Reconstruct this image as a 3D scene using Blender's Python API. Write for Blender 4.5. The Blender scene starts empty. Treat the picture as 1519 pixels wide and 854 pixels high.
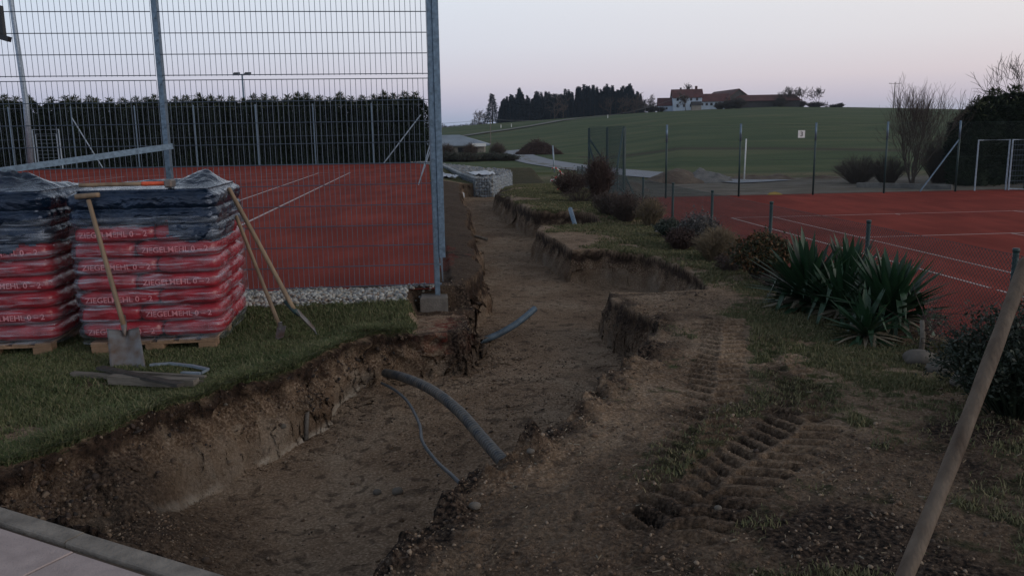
import bpy, math, random
import numpy as np
from mathutils import Matrix, Vector
R = math.radians
C = bpy.context.scene.collection
S = bpy.context.scene
# ------------------------------------------------------------------ camera
FPX = 1240.0; CAMH = 1.72; PITCH = R(10.4); ROLL = R(0.84)
cam_d = bpy.data.cameras.new('camera'); cam = bpy.data.objects.new('camera', cam_d); C.objects.link(cam)
cam_d.sensor_width = 36; cam_d.lens = 36*FPX/1519; cam_d.clip_start = .05; cam_d.clip_end = 6000
CM = Matrix.Rotation(R(90)-PITCH, 3, 'X') @ Matrix.Rotation(-ROLL, 3, 'Z')
cam.matrix_world = Matrix.Translation((0, 0, CAMH)) @ CM.to_4x4()
S.camera = cam
def ray(px, py):
    v = CM @ Vector(((px-759.5)/FPX, (427-py)/FPX, -1)); return v
def gp(px, py, z=0.):                 # where the sight line of a measured point meets height z
    v = ray(px, py); k = (z-CAMH)/v.z; return Vector((v.x*k, v.y*k, z))
def dp(px, py, y):                    # ... or distance y
    v = ray(px, py); k = y/v.y; return Vector((v.x*k, y, CAMH+v.z*k))
# ------------------------------------------------------------------ sky and light (dusk, the sun already down)
W = bpy.data.worlds.new('World'); S.world = W; W.use_nodes = True
nt = W.node_tree; nt.nodes.clear()
def N(nt, t, **k):
    n = nt.nodes.new(t)
    for a, b in k.items(): setattr(n, a, b)
    return n
wo = N(nt, 'ShaderNodeOutputWorld'); bg = N(nt, 'ShaderNodeBackground'); tc = N(nt, 'ShaderNodeTexCoord')
sx = N(nt, 'ShaderNodeSeparateXYZ'); rp = N(nt, 'ShaderNodeValToRGB'); sk = N(nt, 'ShaderNodeTexSky')
sk.sky_type = 'NISHITA'; sk.sun_disc = False; sk.sun_elevation = R(3); sk.sun_rotation = R(112)
stops = [(0, (.33,.39,.51)), (.012, (.39,.44,.575)), (.035, (.55,.52,.63)), (.06, (.68,.625,.69)), (.10, (.735,.725,.785)), (.17, (.795,.815,.87)),
         (.30, (.54,.58,.67)), (.5, (.30,.33,.395)), (1., (.17,.185,.225))]
e = rp.color_ramp.elements
e[0].position = 0; e[0].color = (*stops[0][1], 1); e[1].position = 1; e[1].color = (*stops[-1][1], 1)
for p, c in stops[1:-1]:
    q = e.new(p); q.color = (*c, 1)
mx = N(nt, 'ShaderNodeMix', data_type='RGBA', blend_type='ADD'); mx.inputs[0].default_value = .004
wr = N(nt, 'ShaderNodeMapRange'); wr.inputs[1].default_value = -.6; wr.inputs[2].default_value = .6
wc = N(nt, 'ShaderNodeMix', data_type='RGBA'); wc.inputs[6].default_value = (.83, .94, 1.04, 1); wc.inputs[7].default_value = (1.06, 1.01, .95, 1)
wm = N(nt, 'ShaderNodeMix', data_type='RGBA', blend_type='MULTIPLY'); wm.inputs[0].default_value = 1
nt.links.new(tc.outputs['Generated'], sx.inputs[0]); nt.links.new(sx.outputs[2], rp.inputs[0])
nt.links.new(sx.outputs[0], wr.inputs[0]); nt.links.new(wr.outputs[0], wc.inputs[0])
nt.links.new(rp.outputs[0], wm.inputs[6]); nt.links.new(wc.outputs[2], wm.inputs[7])
nt.links.new(wm.outputs[2], mx.inputs[6]); nt.links.new(sk.outputs[0], mx.inputs[7])
nt.links.new(mx.outputs[2], bg.inputs[0]); bg.inputs[1].default_value = 1.0; nt.links.new(bg.outputs[0], wo.inputs[0])
sd = bpy.data.lights.new('sun', 'SUN'); sun = bpy.data.objects.new('sun', sd); C.objects.link(sun)
sd.energy = .75; sd.angle = R(34); sd.color = (1, .93, .88); sun.rotation_euler = (R(71), 0, R(68))
S.view_settings.view_transform = 'Standard'; S.view_settings.look = 'None'; S.view_settings.exposure = 0; S.view_settings.gamma = 1
S.cycles.max_bounces = 5; S.cycles.transparent_max_bounces = 12; S.cycles.use_denoising = True
# ------------------------------------------------------------------ materials
def mat(name, col, rough=.8, metal=0, var=.25, scale=8, bump=.0, bscale=None, col2=None, spec=.5, detail=6, stretch=None, dist=.02):
    m = bpy.data.materials.new(name); m.use_nodes = True; t = m.node_tree; b = t.nodes['Principled BSDF']
    b.inputs['Roughness'].default_value = rough; b.inputs['Metallic'].default_value = metal
    b.inputs['Specular IOR Level'].default_value = spec
    tc = N(t, 'ShaderNodeTexCoord'); no = N(t, 'ShaderNodeTexNoise'); no.inputs['Scale'].default_value = scale; no.inputs['Detail'].default_value = detail
    src = tc.outputs['Object']
    if stretch:
        mp = N(t, 'ShaderNodeMapping'); mp.inputs['Scale'].default_value = stretch; t.links.new(src, mp.inputs[0]); src = mp.outputs[0]
    t.links.new(src, no.inputs['Vector'])
    cr = N(t, 'ShaderNodeValToRGB'); cr.color_ramp.elements[0].position = .3; cr.color_ramp.elements[1].position = .7
    c2 = col2 or tuple(min(1, c*(1+var)) for c in col); c1 = col if col2 else tuple(c*(1-var) for c in col)
    cr.color_ramp.elements[0].color = (*c1, 1); cr.color_ramp.elements[1].color = (*c2, 1)
    t.links.new(no.outputs[0], cr.inputs[0]); t.links.new(cr.outputs[0], b.inputs['Base Color'])
    if bump:
        n2 = N(t, 'ShaderNodeTexNoise'); n2.inputs['Scale'].default_value = bscale or scale*4; n2.inputs['Detail'].default_value = 5
        t.links.new(src, n2.inputs['Vector']); bu = N(t, 'ShaderNodeBump'); bu.inputs['Strength'].default_value = bump; bu.inputs['Distance'].default_value = dist
        t.links.new(n2.outputs[0], bu.inputs['Height']); t.links.new(bu.outputs[0], b.inputs['Normal'])
    return m
M = dict(
 galv=mat('galvanised_steel', (.15,.21,.27), .5, .55, .3, 30, .1),
 wire=mat('fence_wire', (.10,.13,.17), .55, .5, .2, 5),
 green_metal=mat('green_coated_steel', (.018,.045,.045), .5, 0, .2, 5),
 lgalv=mat('pale_galvanised_steel', (.30,.36,.42), .5, .4, .25, 12),
 concrete=mat('concrete', (.135,.12,.105), .9, 0, .25, 12, .5, 60),
 wood=mat('ash_wood', (.24,.165,.10), .6, 0, .35, 14, .25, 40, stretch=(1,1,.12)),
 wood_grey=mat('weathered_wood', (.16,.14,.115), .85, 0, .35, 20, .4, 60, stretch=(.15,1,1)),
 pallet=mat('pallet_wood', (.27,.17,.10), .85, 0, .3, 10, .3, 50),
 steel=mat('worn_steel', (.20,.20,.20), .5, .35, .5, 12, .15, 60, col2=(.13,.085,.06)),
 orange=mat('orange_paint', (.75,.11,.04), .5, 0, .2, 60),
 bag=mat('red_plastic', (.29,.006,.014), .25, 0, .35, 6, .5, 16),
 ink=mat('pale_print', (.62,.20,.22), .5, 0, .1, 20),
 hood=mat('black_plastic_film', (.010,.022,.046), .10, .45, .5, 3, .8, 12, spec=.7, dist=.03, stretch=(1,1,1.6)),
 pebble=mat('pebble', (.34,.36,.34), .7, 0, .3, 9, .1, col2=(.62,.60,.54)),
 gstone=mat('grey_granite', (.20,.23,.25), .85, 0, .3, 3, .5, 20, col2=(.42,.43,.43)),
 pipe=mat('dusty_black_pipe', (.018,.026,.034), .5, 0, .3, 14, .2, col2=(.12,.105,.085)),
 bluepipe=mat('blue_grey_pipe', (.09,.13,.165), .5, 0, .3, 14, .2),
 cable=mat('grey_cable', (.06,.068,.075), .5, 0, .3, 20),
 plastic_w=mat('white_plastic_sheet', (.55,.58,.62), .5, 0, .1, 4, .4, 10),
 plaster=mat('white_plaster', (.42,.50,.60), .9, 0, .12, .3),
 dirty_plaster=mat('grey_plaster', (.23,.21,.18), .9, 0, .2, .3),
 rooft=mat('red_roof_tiles', (.085,.030,.028), .8, 0, .3, .5),
 roofg=mat('grey_sheet_roof', (.20,.24,.28), .6, 0, .2, .4),
 darkwood=mat('dark_timber_boards', (.035,.033,.034), .9, 0, .3, 1, stretch=(4,4,.3)),
 glass=mat('dark_window_glass', (.012,.015,.02), .1, 0, .1, 1),
 bark=mat('bark', (.055,.045,.038), .95, 0, .3, 12),
 twig=mat('twig', (.075,.058,.048), .95, 0, .3, 20),
 twig_red=mat('red_brown_twig', (.060,.038,.032), .95, 0, .3, 20),
 spruce=mat('spruce_needles', (.018,.034,.046), .9, 0, .35, .8, spec=.1),
 thuja=mat('thuja_leaves', (.017,.027,.015), .85, 0, .6, 2.5, spec=.15),
 thuja_tip=mat('thuja_tips', (.05,.06,.03), .85, 0, .4, 2, spec=.2),
 leaf_dark=mat('dark_green_leaves', (.016,.026,.014), .6, 0, .4, 9),
 leaf_var=mat('orange_green_leaves', (.045,.06,.022), .6, 0, .1, 5, col2=(.20,.10,.03)),
 yucca=mat('yucca_leaves', (.020,.058,.024), .5, 0, .35, 5, stretch=(1,1,.3)),
 yucca_dry=mat('dry_yucca_leaves', (.20,.17,.12), .8, 0, .3, 8),
 straw=mat('dry_grass_stems', (.17,.13,.08), .9, 0, .35, 8),
 lav=mat('grey_shrub_leaves', (.10,.095,.09), .9, 0, .3, 12),
 stone=mat('field_stone', (.12,.105,.088), .9, 0, .3, 5, .6, 15),
 white=mat('white_paint', (.70,.70,.68), .6, 0, .08, 6),
 black=mat('black_plastic', (.015,.015,.017), .5, 0, .1, 5),
 redp=mat('red_paint', (.45,.03,.03), .5, 0, .1, 5),
 paving=mat('pinkish_paving', (.40,.325,.305), .85, 0, .16, 9, .35, 90, detail=9),
 kerb=mat('kerb_concrete', (.215,.19,.16), .9, 0, .35, 9, .5, 60, detail=9),
 asphalt=mat('asphalt', (.20,.22,.25), .85, 0, .12, .6),
 track=mat('gravel_path', (.13,.13,.11), .9, 0, .2, 1),
 line=mat('court_line', (.56,.50,.48), .7, 0, .2, 20, col2=(.42,.30,.27)),
 mound=mat('dug_earth', (.075,.052,.038), .95, 0, .4, 1.2, .8, 6, col2=(.15,.115,.085), dist=.1),
 moundg=mat('grey_rubble', (.10,.10,.10), .95, 0, .3, 2.5, .8, 9, col2=(.2,.195,.18), dist=.1),
 clod=mat('soil_clods', (.05,.035,.025), .95, 0, .4, 6, .3, 40, col2=(.14,.095,.062)),
 yellow=mat('faded_yellow_plastic', (.32,.22,.05), .7, 0, .2, 6),
)
def grass_mat(name, c1, c2, c3):
    m = mat(name, c1, .8, 0, 0, 1.3, col2=c2, spec=.2); t = m.node_tree; b = t.nodes['Principled BSDF']
    g = N(t, 'ShaderNodeNewGeometry'); h = N(t, 'ShaderNodeMix', data_type='RGBA'); mr = N(t, 'ShaderNodeMapRange')
    mr.inputs[1].default_value = .55; mr.inputs[2].default_value = 1; mr.inputs[4].default_value = .8
    t.links.new(g.outputs['Random Per Island'], mr.inputs[0]); t.links.new(mr.outputs[0], h.inputs[0])
    cr = [n for n in t.nodes if n.type == 'VALTORGB'][0]; t.links.new(cr.outputs[0], h.inputs[6]); h.inputs[7].default_value = (*c3, 1)
    t.links.new(h.outputs[2], b.inputs['Base Color']); return m
M['grass'] = grass_mat('lawn_grass', (.060,.088,.034), (.125,.14,.065), (.27,.235,.14))
M['grass_dry'] = grass_mat('sparse_grass', (.085,.098,.045), (.15,.145,.075), (.28,.23,.14))
# clay courts
m = mat('red_clay', (.20,.040,.030), .97, 0, 0, .5, .35, 90, col2=(.285,.058,.042), detail=12, dist=.01, spec=.04); M['clay'] = m
t = m.node_tree; b = t.nodes['Principled BSDF']; tc = N(t,'ShaderNodeTexCoord'); q1 = N(t,'ShaderNodeMapping'); q1.inputs['Scale'].default_value = (1.2,.25,1); q2 = N(t,'ShaderNodeTexNoise'); q2.inputs['Scale'].default_value = 1.6; q2.inputs['Detail'].default_value = 10
q3 = N(t,'ShaderNodeMapRange'); q3.inputs[1].default_value = .42; q3.inputs[2].default_value = .64; q3.inputs[3].default_value = .86; q3.inputs[4].default_value = 1.07; q4 = N(t,'ShaderNodeMix',data_type='RGBA',blend_type='MULTIPLY'); q4.inputs[0].default_value = 1
cr = [n for n in t.nodes if n.type == 'VALTORGB'][0]; t.links.new(tc.outputs['Object'],q1.inputs[0]); t.links.new(q1.outputs[0],q2.inputs['Vector']); t.links.new(q2.outputs[0],q3.inputs[0]); t.links.new(cr.outputs[0],q4.inputs[6]); t.links.new(q3.outputs[0],q4.inputs[7]); t.links.new(q4.outputs[2],b.inputs['Base Color'])
# stretch film: mostly clear, with pale glossy streaks
m = bpy.data.materials.new('stretch_film'); m.use_nodes = True; t = m.node_tree; b = t.nodes['Principled BSDF']; o = t.nodes['Material Output']
b.inputs['Base Color'].default_value = (.62,.70,.82,1); b.inputs['Roughness'].default_value = .13; b.inputs['Specular IOR Level'].default_value = .9
tc = N(t,'ShaderNodeTexCoord'); mp = N(t,'ShaderNodeMapping'); mp.inputs['Rotation'].default_value = (R(20),R(38),0); mp.inputs['Scale'].default_value = (2.,2.,26)
n1 = N(t,'ShaderNodeTexNoise'); n1.inputs['Scale'].default_value = 1.6; n1.inputs['Detail'].default_value = 6; n1.inputs['Distortion'].default_value = .8
mp2 = N(t,'ShaderNodeMapping'); mp2.inputs['Scale'].default_value = (1.2,1.2,16); n2 = N(t,'ShaderNodeTexNoise'); n2.inputs['Scale'].default_value = 2.2; n2.inputs['Detail'].default_value = 5
r1 = N(t,'ShaderNodeMapRange'); r1.inputs[1].default_value=.54; r1.inputs[2].default_value=.70; r1.inputs[4].default_value=.34
r2 = N(t,'ShaderNodeMapRange'); r2.inputs[1].default_value=.48; r2.inputs[2].default_value=.75; r2.inputs[3].default_value=.03; r2.inputs[4].default_value=.26
ad = N(t,'ShaderNodeMath',operation='ADD'); tr = N(t,'ShaderNodeBsdfTransparent'); ms = N(t,'ShaderNodeMixShader')
bu = N(t,'ShaderNodeBump'); bu.inputs['Strength'].default_value=.7; bu.inputs['Distance'].default_value=.015
L = t.links.new
L(tc.outputs['Object'],mp.inputs[0]); L(mp.outputs[0],n1.inputs[0]); L(tc.outputs['Object'],mp2.inputs[0]); L(mp2.outputs[0],n2.inputs[0])
L(n1.outputs[0],r1.inputs[0]); L(n2.outputs[0],r2.inputs[0]); L(r1.outputs[0],ad.inputs[0]); L(r2.outputs[0],ad.inputs[1]); L(ad.outputs[0],ms.inputs[0])
L(n1.outputs[0],bu.inputs['Height']); L(bu.outputs[0],b.inputs['Normal']); L(tr.outputs[0],ms.inputs[1]); L(b.outputs[0],ms.inputs[2]); L(ms.outputs[0],o.inputs[0])
M['film'] = m
# ground: one material driven by what the place is made of (grass, cut earth, brick dust, gravel)
m = bpy.data.materials.new('ground_surface'); m.use_nodes = True; t = m.node_tree; b = t.nodes['Principled BSDF']; L = t.links.new
b.inputs['Roughness'].default_value = .93; b.inputs['Specular IOR Level'].default_value = .12
at = N(t,'ShaderNodeAttribute',attribute_name='kind_mask'); sep = N(t,'ShaderNodeSeparateColor'); L(at.outputs['Color'],sep.inputs[0])
tc = N(t,'ShaderNodeTexCoord'); OB = tc.outputs['Object']
def noise(s, d=6, st=None, dis=0):
    n = N(t,'ShaderNodeTexNoise'); n.inputs['Scale'].default_value=s; n.inputs['Detail'].default_value=d; n.inputs['Distortion'].default_value=dis
    if st:
        q = N(t,'ShaderNodeMapping'); q.inputs['Scale'].default_value=st; L(OB,q.inputs[0]); L(q.outputs[0],n.inputs[0])
    else: L(OB,n.inputs[0])
    return n.outputs[0]
def ramp(s, *st):
    r = N(t,'ShaderNodeValToRGB'); el = r.color_ramp.elements
    el[0].position, el[0].color = st[0][0], (*st[0][1],1); el[1].position, el[1].color = st[-1][0], (*st[-1][1],1)
    for p,c in st[1:-1]: q = el.new(p); q.color = (*c,1)
    L(s, r.inputs[0]); return r.outputs[0]
def mixc(f, a, bb):
    x = N(t,'ShaderNodeMix',data_type='RGBA')
    if hasattr(f,'is_linked'): L(f,x.inputs[0])
    else: x.inputs[0].default_value = f
    L(a,x.inputs[6]); L(bb,x.inputs[7]); return x.outputs[2]
def rng(s, a, bb, c=0, d=1):
    r = N(t,'ShaderNodeMapRange'); r.inputs[1].default_value=a; r.inputs[2].default_value=bb; r.inputs[3].default_value=c; r.inputs[4].default_value=d
    L(s,r.inputs[0]); return r.outputs[0]
dirt = ramp(noise(1.3,9,None,.6), (.3,(.19,.122,.074)), (.5,(.33,.228,.148)), (.7,(.43,.325,.225)))
fine = ramp(noise(55,12), (.38,(.022,.015,.011)), (.47,(.12,.08,.054)), (.56,(.27,.195,.135)), (.68,(.48,.39,.30)))
dirt = mixc(.42, dirt, fine)
pat = rng(noise(9,12,None,.7), .54, .64, 0, .6)
dirt = mixc(pat, dirt, ramp(noise(60,4), (.3,(.022,.015,.012)), (.7,(.06,.04,.03))))
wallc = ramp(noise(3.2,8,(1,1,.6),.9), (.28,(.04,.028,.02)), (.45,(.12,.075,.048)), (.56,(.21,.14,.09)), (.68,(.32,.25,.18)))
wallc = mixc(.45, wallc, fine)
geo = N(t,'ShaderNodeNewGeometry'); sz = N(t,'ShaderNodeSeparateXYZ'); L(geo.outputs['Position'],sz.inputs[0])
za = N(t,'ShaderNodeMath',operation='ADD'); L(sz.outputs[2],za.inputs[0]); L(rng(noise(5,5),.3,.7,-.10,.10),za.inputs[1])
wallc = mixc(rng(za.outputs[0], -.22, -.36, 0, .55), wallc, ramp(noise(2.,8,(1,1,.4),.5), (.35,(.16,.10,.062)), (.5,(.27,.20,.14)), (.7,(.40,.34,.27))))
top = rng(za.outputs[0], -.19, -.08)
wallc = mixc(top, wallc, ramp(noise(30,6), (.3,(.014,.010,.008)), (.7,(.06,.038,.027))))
grass = ramp(noise(2.2,9,None,.5), (.3,(.05,.062,.024)), (.55,(.095,.10,.042)), (.75,(.16,.13,.07)))
grass = mixc(.4, grass, ramp(noise(45,6), (.3,(.018,.022,.010)), (.7,(.11,.105,.05))))
far_g = ramp(noise(.045,12,(1,3,1),.9), (.36,(.042,.078,.030)), (.5,(.064,.098,.038)), (.62,(.115,.128,.058)))
far_g = mixc(.35, far_g, ramp(noise(3,8), (.3,(.03,.045,.02)), (.7,(.09,.10,.055))))
gn = N(t,'ShaderNodeMath',operation='ADD'); L(sep.outputs[0],gn.inputs[0]); L(rng(noise(9,8),.3,.7,-.35,.35),gn.inputs[1])
gm = rng(gn.outputs[0], .4, .62)
c = mixc(gm, dirt, grass)
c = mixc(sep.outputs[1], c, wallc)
c = mixc(at.outputs['Alpha'], c, ramp(noise(7,8), (.3,(.30,.225,.155)), (.7,(.62,.54,.44))))
rn = N(t,'ShaderNodeMath',operation='MULTIPLY'); L(sep.outputs[2],rn.inputs[0]); L(rng(noise(14,6),.38,.55),rn.inputs[1])
c = mixc(rn.outputs[0], c, ramp(noise(30,4),(.3,(.12,.012,.010)),(.7,(.22,.03,.022))))
at2 = N(t,'ShaderNodeAttribute',attribute_name='far_mask'); sep2 = N(t,'ShaderNodeSeparateColor'); L(at2.outputs['Color'],sep2.inputs[0])
c = mixc(sep2.outputs[0], c, far_g)
c = mixc(sep2.outputs[1], c, ramp(noise(.7,9,(1,3,1)),(.3,(.085,.075,.062)),(.5,(.15,.135,.11)),(.7,(.21,.195,.17))))
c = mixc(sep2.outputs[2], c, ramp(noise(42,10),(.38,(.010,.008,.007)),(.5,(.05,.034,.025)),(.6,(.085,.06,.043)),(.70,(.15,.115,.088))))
L(c, b.inputs['Base Color'])
b1 = N(t,'ShaderNodeBump'); b1.inputs['Strength'].default_value=.9; b1.inputs['Distance'].default_value=.03; L(noise(22,9),b1.inputs['Height'])
b2 = N(t,'ShaderNodeBump'); b2.inputs['Strength'].default_value=1; b2.inputs['Distance'].default_value=.02; L(noise(90,6),b2.inputs['Height']); L(b1.outputs[0],b2.inputs['Normal'])
L(b2.outputs[0], b.inputs['Normal']); M['ground'] = m
# ------------------------------------------------------------------ mesh and object helpers
class MB:
    def __init__(s): s.v = []; s.f = []; s.n = 0; s.mi = []; s.cur = 0
    def add(s, v, f):
        v = np.asarray(v, float).reshape(-1, 3); s.v.append(v)
        for q in f: s.f.append(tuple(int(i)+s.n for i in q)); s.mi.append(s.cur)
        s.n += len(v); return s
    def box(s, c, size, rot=0, M3=None, bev=0):
        x, y, z = [k/2 for k in size]
        if bev:
            P = []
            for sx_ in (-1,1):
                for sy_ in (-1,1):
                    for sz_ in (-1,1):
                        P += [(sx_*(x-bev), sy_*(y-bev), sz_*z), (sx_*(x-bev), sy_*y, sz_*(z-bev)), (sx_*x, sy_*(y-bev), sz_*(z-bev))]
            return s.hull(P, c, rot, M3)
        P = np.array([(a*x, b_*y, c_*z) for a in (-1,1) for b_ in (-1,1) for c_ in (-1,1)])
        if M3 is None: M3 = Matrix.Rotation(rot, 3, 'Z')
        P = P @ np.array(M3).T + np.array(c)
        return s.add(P, [(0,1,3,2),(4,6,7,5),(0,4,5,1),(2,3,7,6),(0,2,6,4),(1,5,7,3)])
    def hull(s, P, c=(0,0,0), rot=0, M3=None):
        import bmesh
        bm = bmesh.new()
        if M3 is None: M3 = Matrix.Rotation(rot, 3, 'Z')
        for p in P: bm.verts.new((M3 @ Vector(p)) + Vector(c))
        r = bmesh.ops.convex_hull(bm, input=bm.verts)
        bm.verts.index_update(); v = [tuple(x.co) for x in bm.verts]; f = [[x.index for x in q.verts] for q in bm.faces]; bm.free()
        return s.add(v, f)
    def tube(s, P, r, n=8, cap=True):
        P = [Vector(p) for p in P]; m = len(P)
        r = [r]*m if not hasattr(r, '__len__') else list(r)
        V = []; up = None
        for i in range(m):
            d = (P[min(i+1,m-1)]-P[max(i-1,0)]).normalized()
            if up is None: up = Vector((0,0,1)) if abs(d.z) < .9 else Vector((1,0,0))
            a = (up - d*up.dot(d)).normalized(); b_ = d.cross(a); up = a
            for k in range(n):
                t_ = 2*math.pi*k/n; V.append(P[i]+(a*math.cos(t_)+b_*math.sin(t_))*r[i])
        F = [(i*n+k, i*n+(k+1)%n, (i+1)*n+(k+1)%n, (i+1)*n+k) for i in range(m-1) for k in range(n)]
        if cap: F += [tuple(range(n-1,-1,-1)), tuple((m-1)*n+k for k in range(n))]
        return s.add([tuple(v) for v in V], F)
    def build(s, name, m, parent=None, smooth=False):
        me = bpy.data.meshes.new(name)
        v = np.concatenate(s.v) if s.v else np.zeros((0,3))
        me.from_pydata(v.tolist(), [], s.f)
        ms_ = m if isinstance(m, (list, tuple)) else [m]
        for x in ms_: me.materials.append(x)
        if len(ms_) > 1: me.polygons.foreach_set('material_index', s.mi)
        if smooth: me.polygons.foreach_set('use_smooth', [True]*len(me.polygons))
        me.update(); o = bpy.data.objects.new(name, me); C.objects.link(o)
        if parent: o.parent = parent
        return o
def fast_mesh(name, V, F, m, smooth=False, parent=None, k=None):
    """numpy mesh with faces of one size"""
    me = bpy.data.meshes.new(name); V = np.asarray(V, np.float32); F = np.asarray(F, np.int32); k = F.shape[1]
    me.vertices.add(len(V)); me.vertices.foreach_set('co', V.ravel())
    me.loops.add(F.size); me.loops.foreach_set('vertex_index', F.ravel())
    me.polygons.add(len(F)); me.polygons.foreach_set('loop_start', np.arange(0, F.size, k, dtype=np.int32))
    me.update(calc_edges=True); me.validate()
    for x in (m if isinstance(m, (list, tuple)) else [m]): me.materials.append(x)
    if smooth: me.polygons.foreach_set('use_smooth', np.ones(len(me.polygons), bool))
    o = bpy.data.objects.new(name, me); C.objects.link(o)
    if parent: o.parent = parent
    return o
def tag(o, label=None, cat=None, group=None, kind=None):
    if label: o['label'] = label
    if cat: o['category'] = cat
    if group: o['group'] = group
    if kind: o['kind'] = kind
    return o
def empty(name, loc, rz=0, label=None, cat=None, group=None):
    o = bpy.data.objects.new(name, None); C.objects.link(o); o.location = loc; o.rotation_euler = (0,0,rz)
    o.empty_display_size = .1
    return tag(o, label, cat, group)
def dup(o, parent=None):
    c = o.copy(); C.objects.link(c)
    if parent: c.parent = parent
    for ch in list(o.children): dup(ch, c)
    return c
def text_obj(txt, size, name='txt'):
    cu = bpy.data.curves.new(name, 'FONT'); cu.body = txt; cu.size = size; cu.offset = size*.012; cu.resolution_u = 3
    o = bpy.data.objects.new(name, cu); C.objects.link(o)
    bpy.context.view_layer.update()
    dg = bpy.context.evaluated_depsgraph_get(); me = bpy.data.meshes.new_from_object(o.evaluated_get(dg))
    v = [tuple(p.co) for p in me.vertices]; f = [tuple(p.vertices) for p in me.polygons]
    bpy.data.objects.remove(o); bpy.data.meshes.remove(me); return np.array(v), f
# noise
def _h(ix, iy, iz, seed):
    n = (ix.astype(np.int64)*374761393 + iy.astype(np.int64)*668265263 + iz*2147483647 + seed*974711) & 0xffffffff
    n = ((n ^ (n >> 13))*1274126177) & 0xffffffff
    return ((n ^ (n >> 16)) & 0xffff)/65535.
def vn(x, y, seed=0):
    x = np.asarray(x, float); y = np.asarray(y, float)
    ix = np.floor(x); iy = np.floor(y); fx = x-ix; fy = y-iy; fx = fx*fx*(3-2*fx); fy = fy*fy*(3-2*fy)
    a = _h(ix,iy,0,seed); b_ = _h(ix+1,iy,0,seed); c_ = _h(ix,iy+1,0,seed); d = _h(ix+1,iy+1,0,seed)
    return (a*(1-fx)+b_*fx)*(1-fy)+(c_*(1-fx)+d*fx)*fy
def fbm(x, y, o=4, seed=0, g=.5):
    s = 0; a = 1; t_ = 0
    for k in range(o): s = s+a*vn(x*2**k+17.3*k, y*2**k+5.1*k, seed+k); t_ += a; a *= g
    return s/t_*2-1
def ss(a, b_, x): t_ = np.clip((x-a)/(b_-a), 0, 1); return t_*t_*(3-2*t_)
# ------------------------------------------------------------------ terrain
PHI = .0975
E = np.array([-math.sin(PHI), math.cos(PHI)]); NN = np.array([math.cos(PHI), math.sin(PHI)])     # the courts' long axis and their right
FC = np.array([-.73, 8.40])                                              # corner post of the left court
O2 = np.array([5.07, 8.0])                                               # low fence of the right court
ZL, ZR = .165, -1.0
TRENCH = np.array([(-3.36,4.19),(-2.78,4.28),(-2.67,4.47),(-2.55,4.68),(-2.44,5.0),(-2.28,5.3),(-2.14,5.53),(-2.02,5.73),(-1.70,6.15),(-1.50,6.75),(-1.27,7.2),(-.97,7.36),(-.49,7.34),
 (-.41,7.83),(-.52,8.96),(-.38,9.99),(-.52,11.3),(-.60,12.5),(-.62,13.6),(-.85,15),(-.9,18),(-1.3,22),(-1.5,25),(-1.75,29),(-1.8,30.2),(-1.1,30.5),(-.6,31),(-.1,31),(-.2,27),(-.40,24.4),(.05,20.7),(.44,18.2),
 (.65,17.8),(1.27,17.6),(1.66,17.0),(1.76,16.0),(1.2,15.75),(.55,15.6),(.46,15.0),(.72,13.6),(.90,12.3),(1.33,12.2),(1.88,11.8),(2.13,10.9),(2.23,9.6),
 (2.16,8.94),(1.6,8.86),(1.06,8.91),(1.04,8.55),(1.18,7.94),(1.32,7.42),(1.16,6.80),(.82,5.95),(.41,4.98),(.10,4.46),(-.22,4.04),(-.44,3.35),(-.58,3.02),(-.68,2.85),
 (-1.16,3.03),(-2.47,3.70),(-3.36,4.15)])
def KY(x): return 3.085-.514*(x+1.162)
def sdf(x, y, P):
    d = np.full(x.shape, 1e9); ins = np.zeros(x.shape, bool); n = len(P)
    for i in range(n):
        x0, y0 = P[i]; x1, y1 = P[(i+1) % n]; ex, ey = x1-x0, y1-y0
        t_ = np.clip(((x-x0)*ex+(y-y0)*ey)/(ex*ex+ey*ey+1e-12), 0, 1)
        d = np.minimum(d, (x-x0-t_*ex)**2+(y-y0-t_*ey)**2)
        if y0 != y1:
            cond = ((y0 > y) != (y1 > y)) & (x < (x1-x0)*(y-y0)/(y1-y0)+x0); ins ^= cond
    d = np.sqrt(d); return np.where(ins, d, -d)
CREST_T = [-1.2, -.3, -.08, -.032, .161, .31, .387, .54, .61, 1.2]
CREST_Z = [3., 3., 4.6, 5.8, 9.2, 10.6, 10.1, 8.4, 8.0, 7.]
def hill(x, y):
    yy = np.maximum(y, 1.); t_ = x/yy
    zc = np.interp(t_, CREST_T, CREST_Z)
    y0 = np.interp(t_, [-.1, 0, .2], [170, 150, 58]); u = np.clip((y-y0)/(325-y0), 0, 1)
    s = .55*u+.45*u*u*(3-2*u)
    z = -1+(zc+1)*s
    z = np.where(y > 325, zc-(y-325)*.03, z)
    return np.maximum(z, -3)+fbm(x/40, y/40, 3, 5)*.25*ss(60, 120, y)
XE_Y = [0, 6, 8, 11, 14, 20, 25, 31, 60]; XE_X = [3.8, 3.5, 3.35, 3.1, 2.85, 2.4, 2.1, 1.7, 0]
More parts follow.
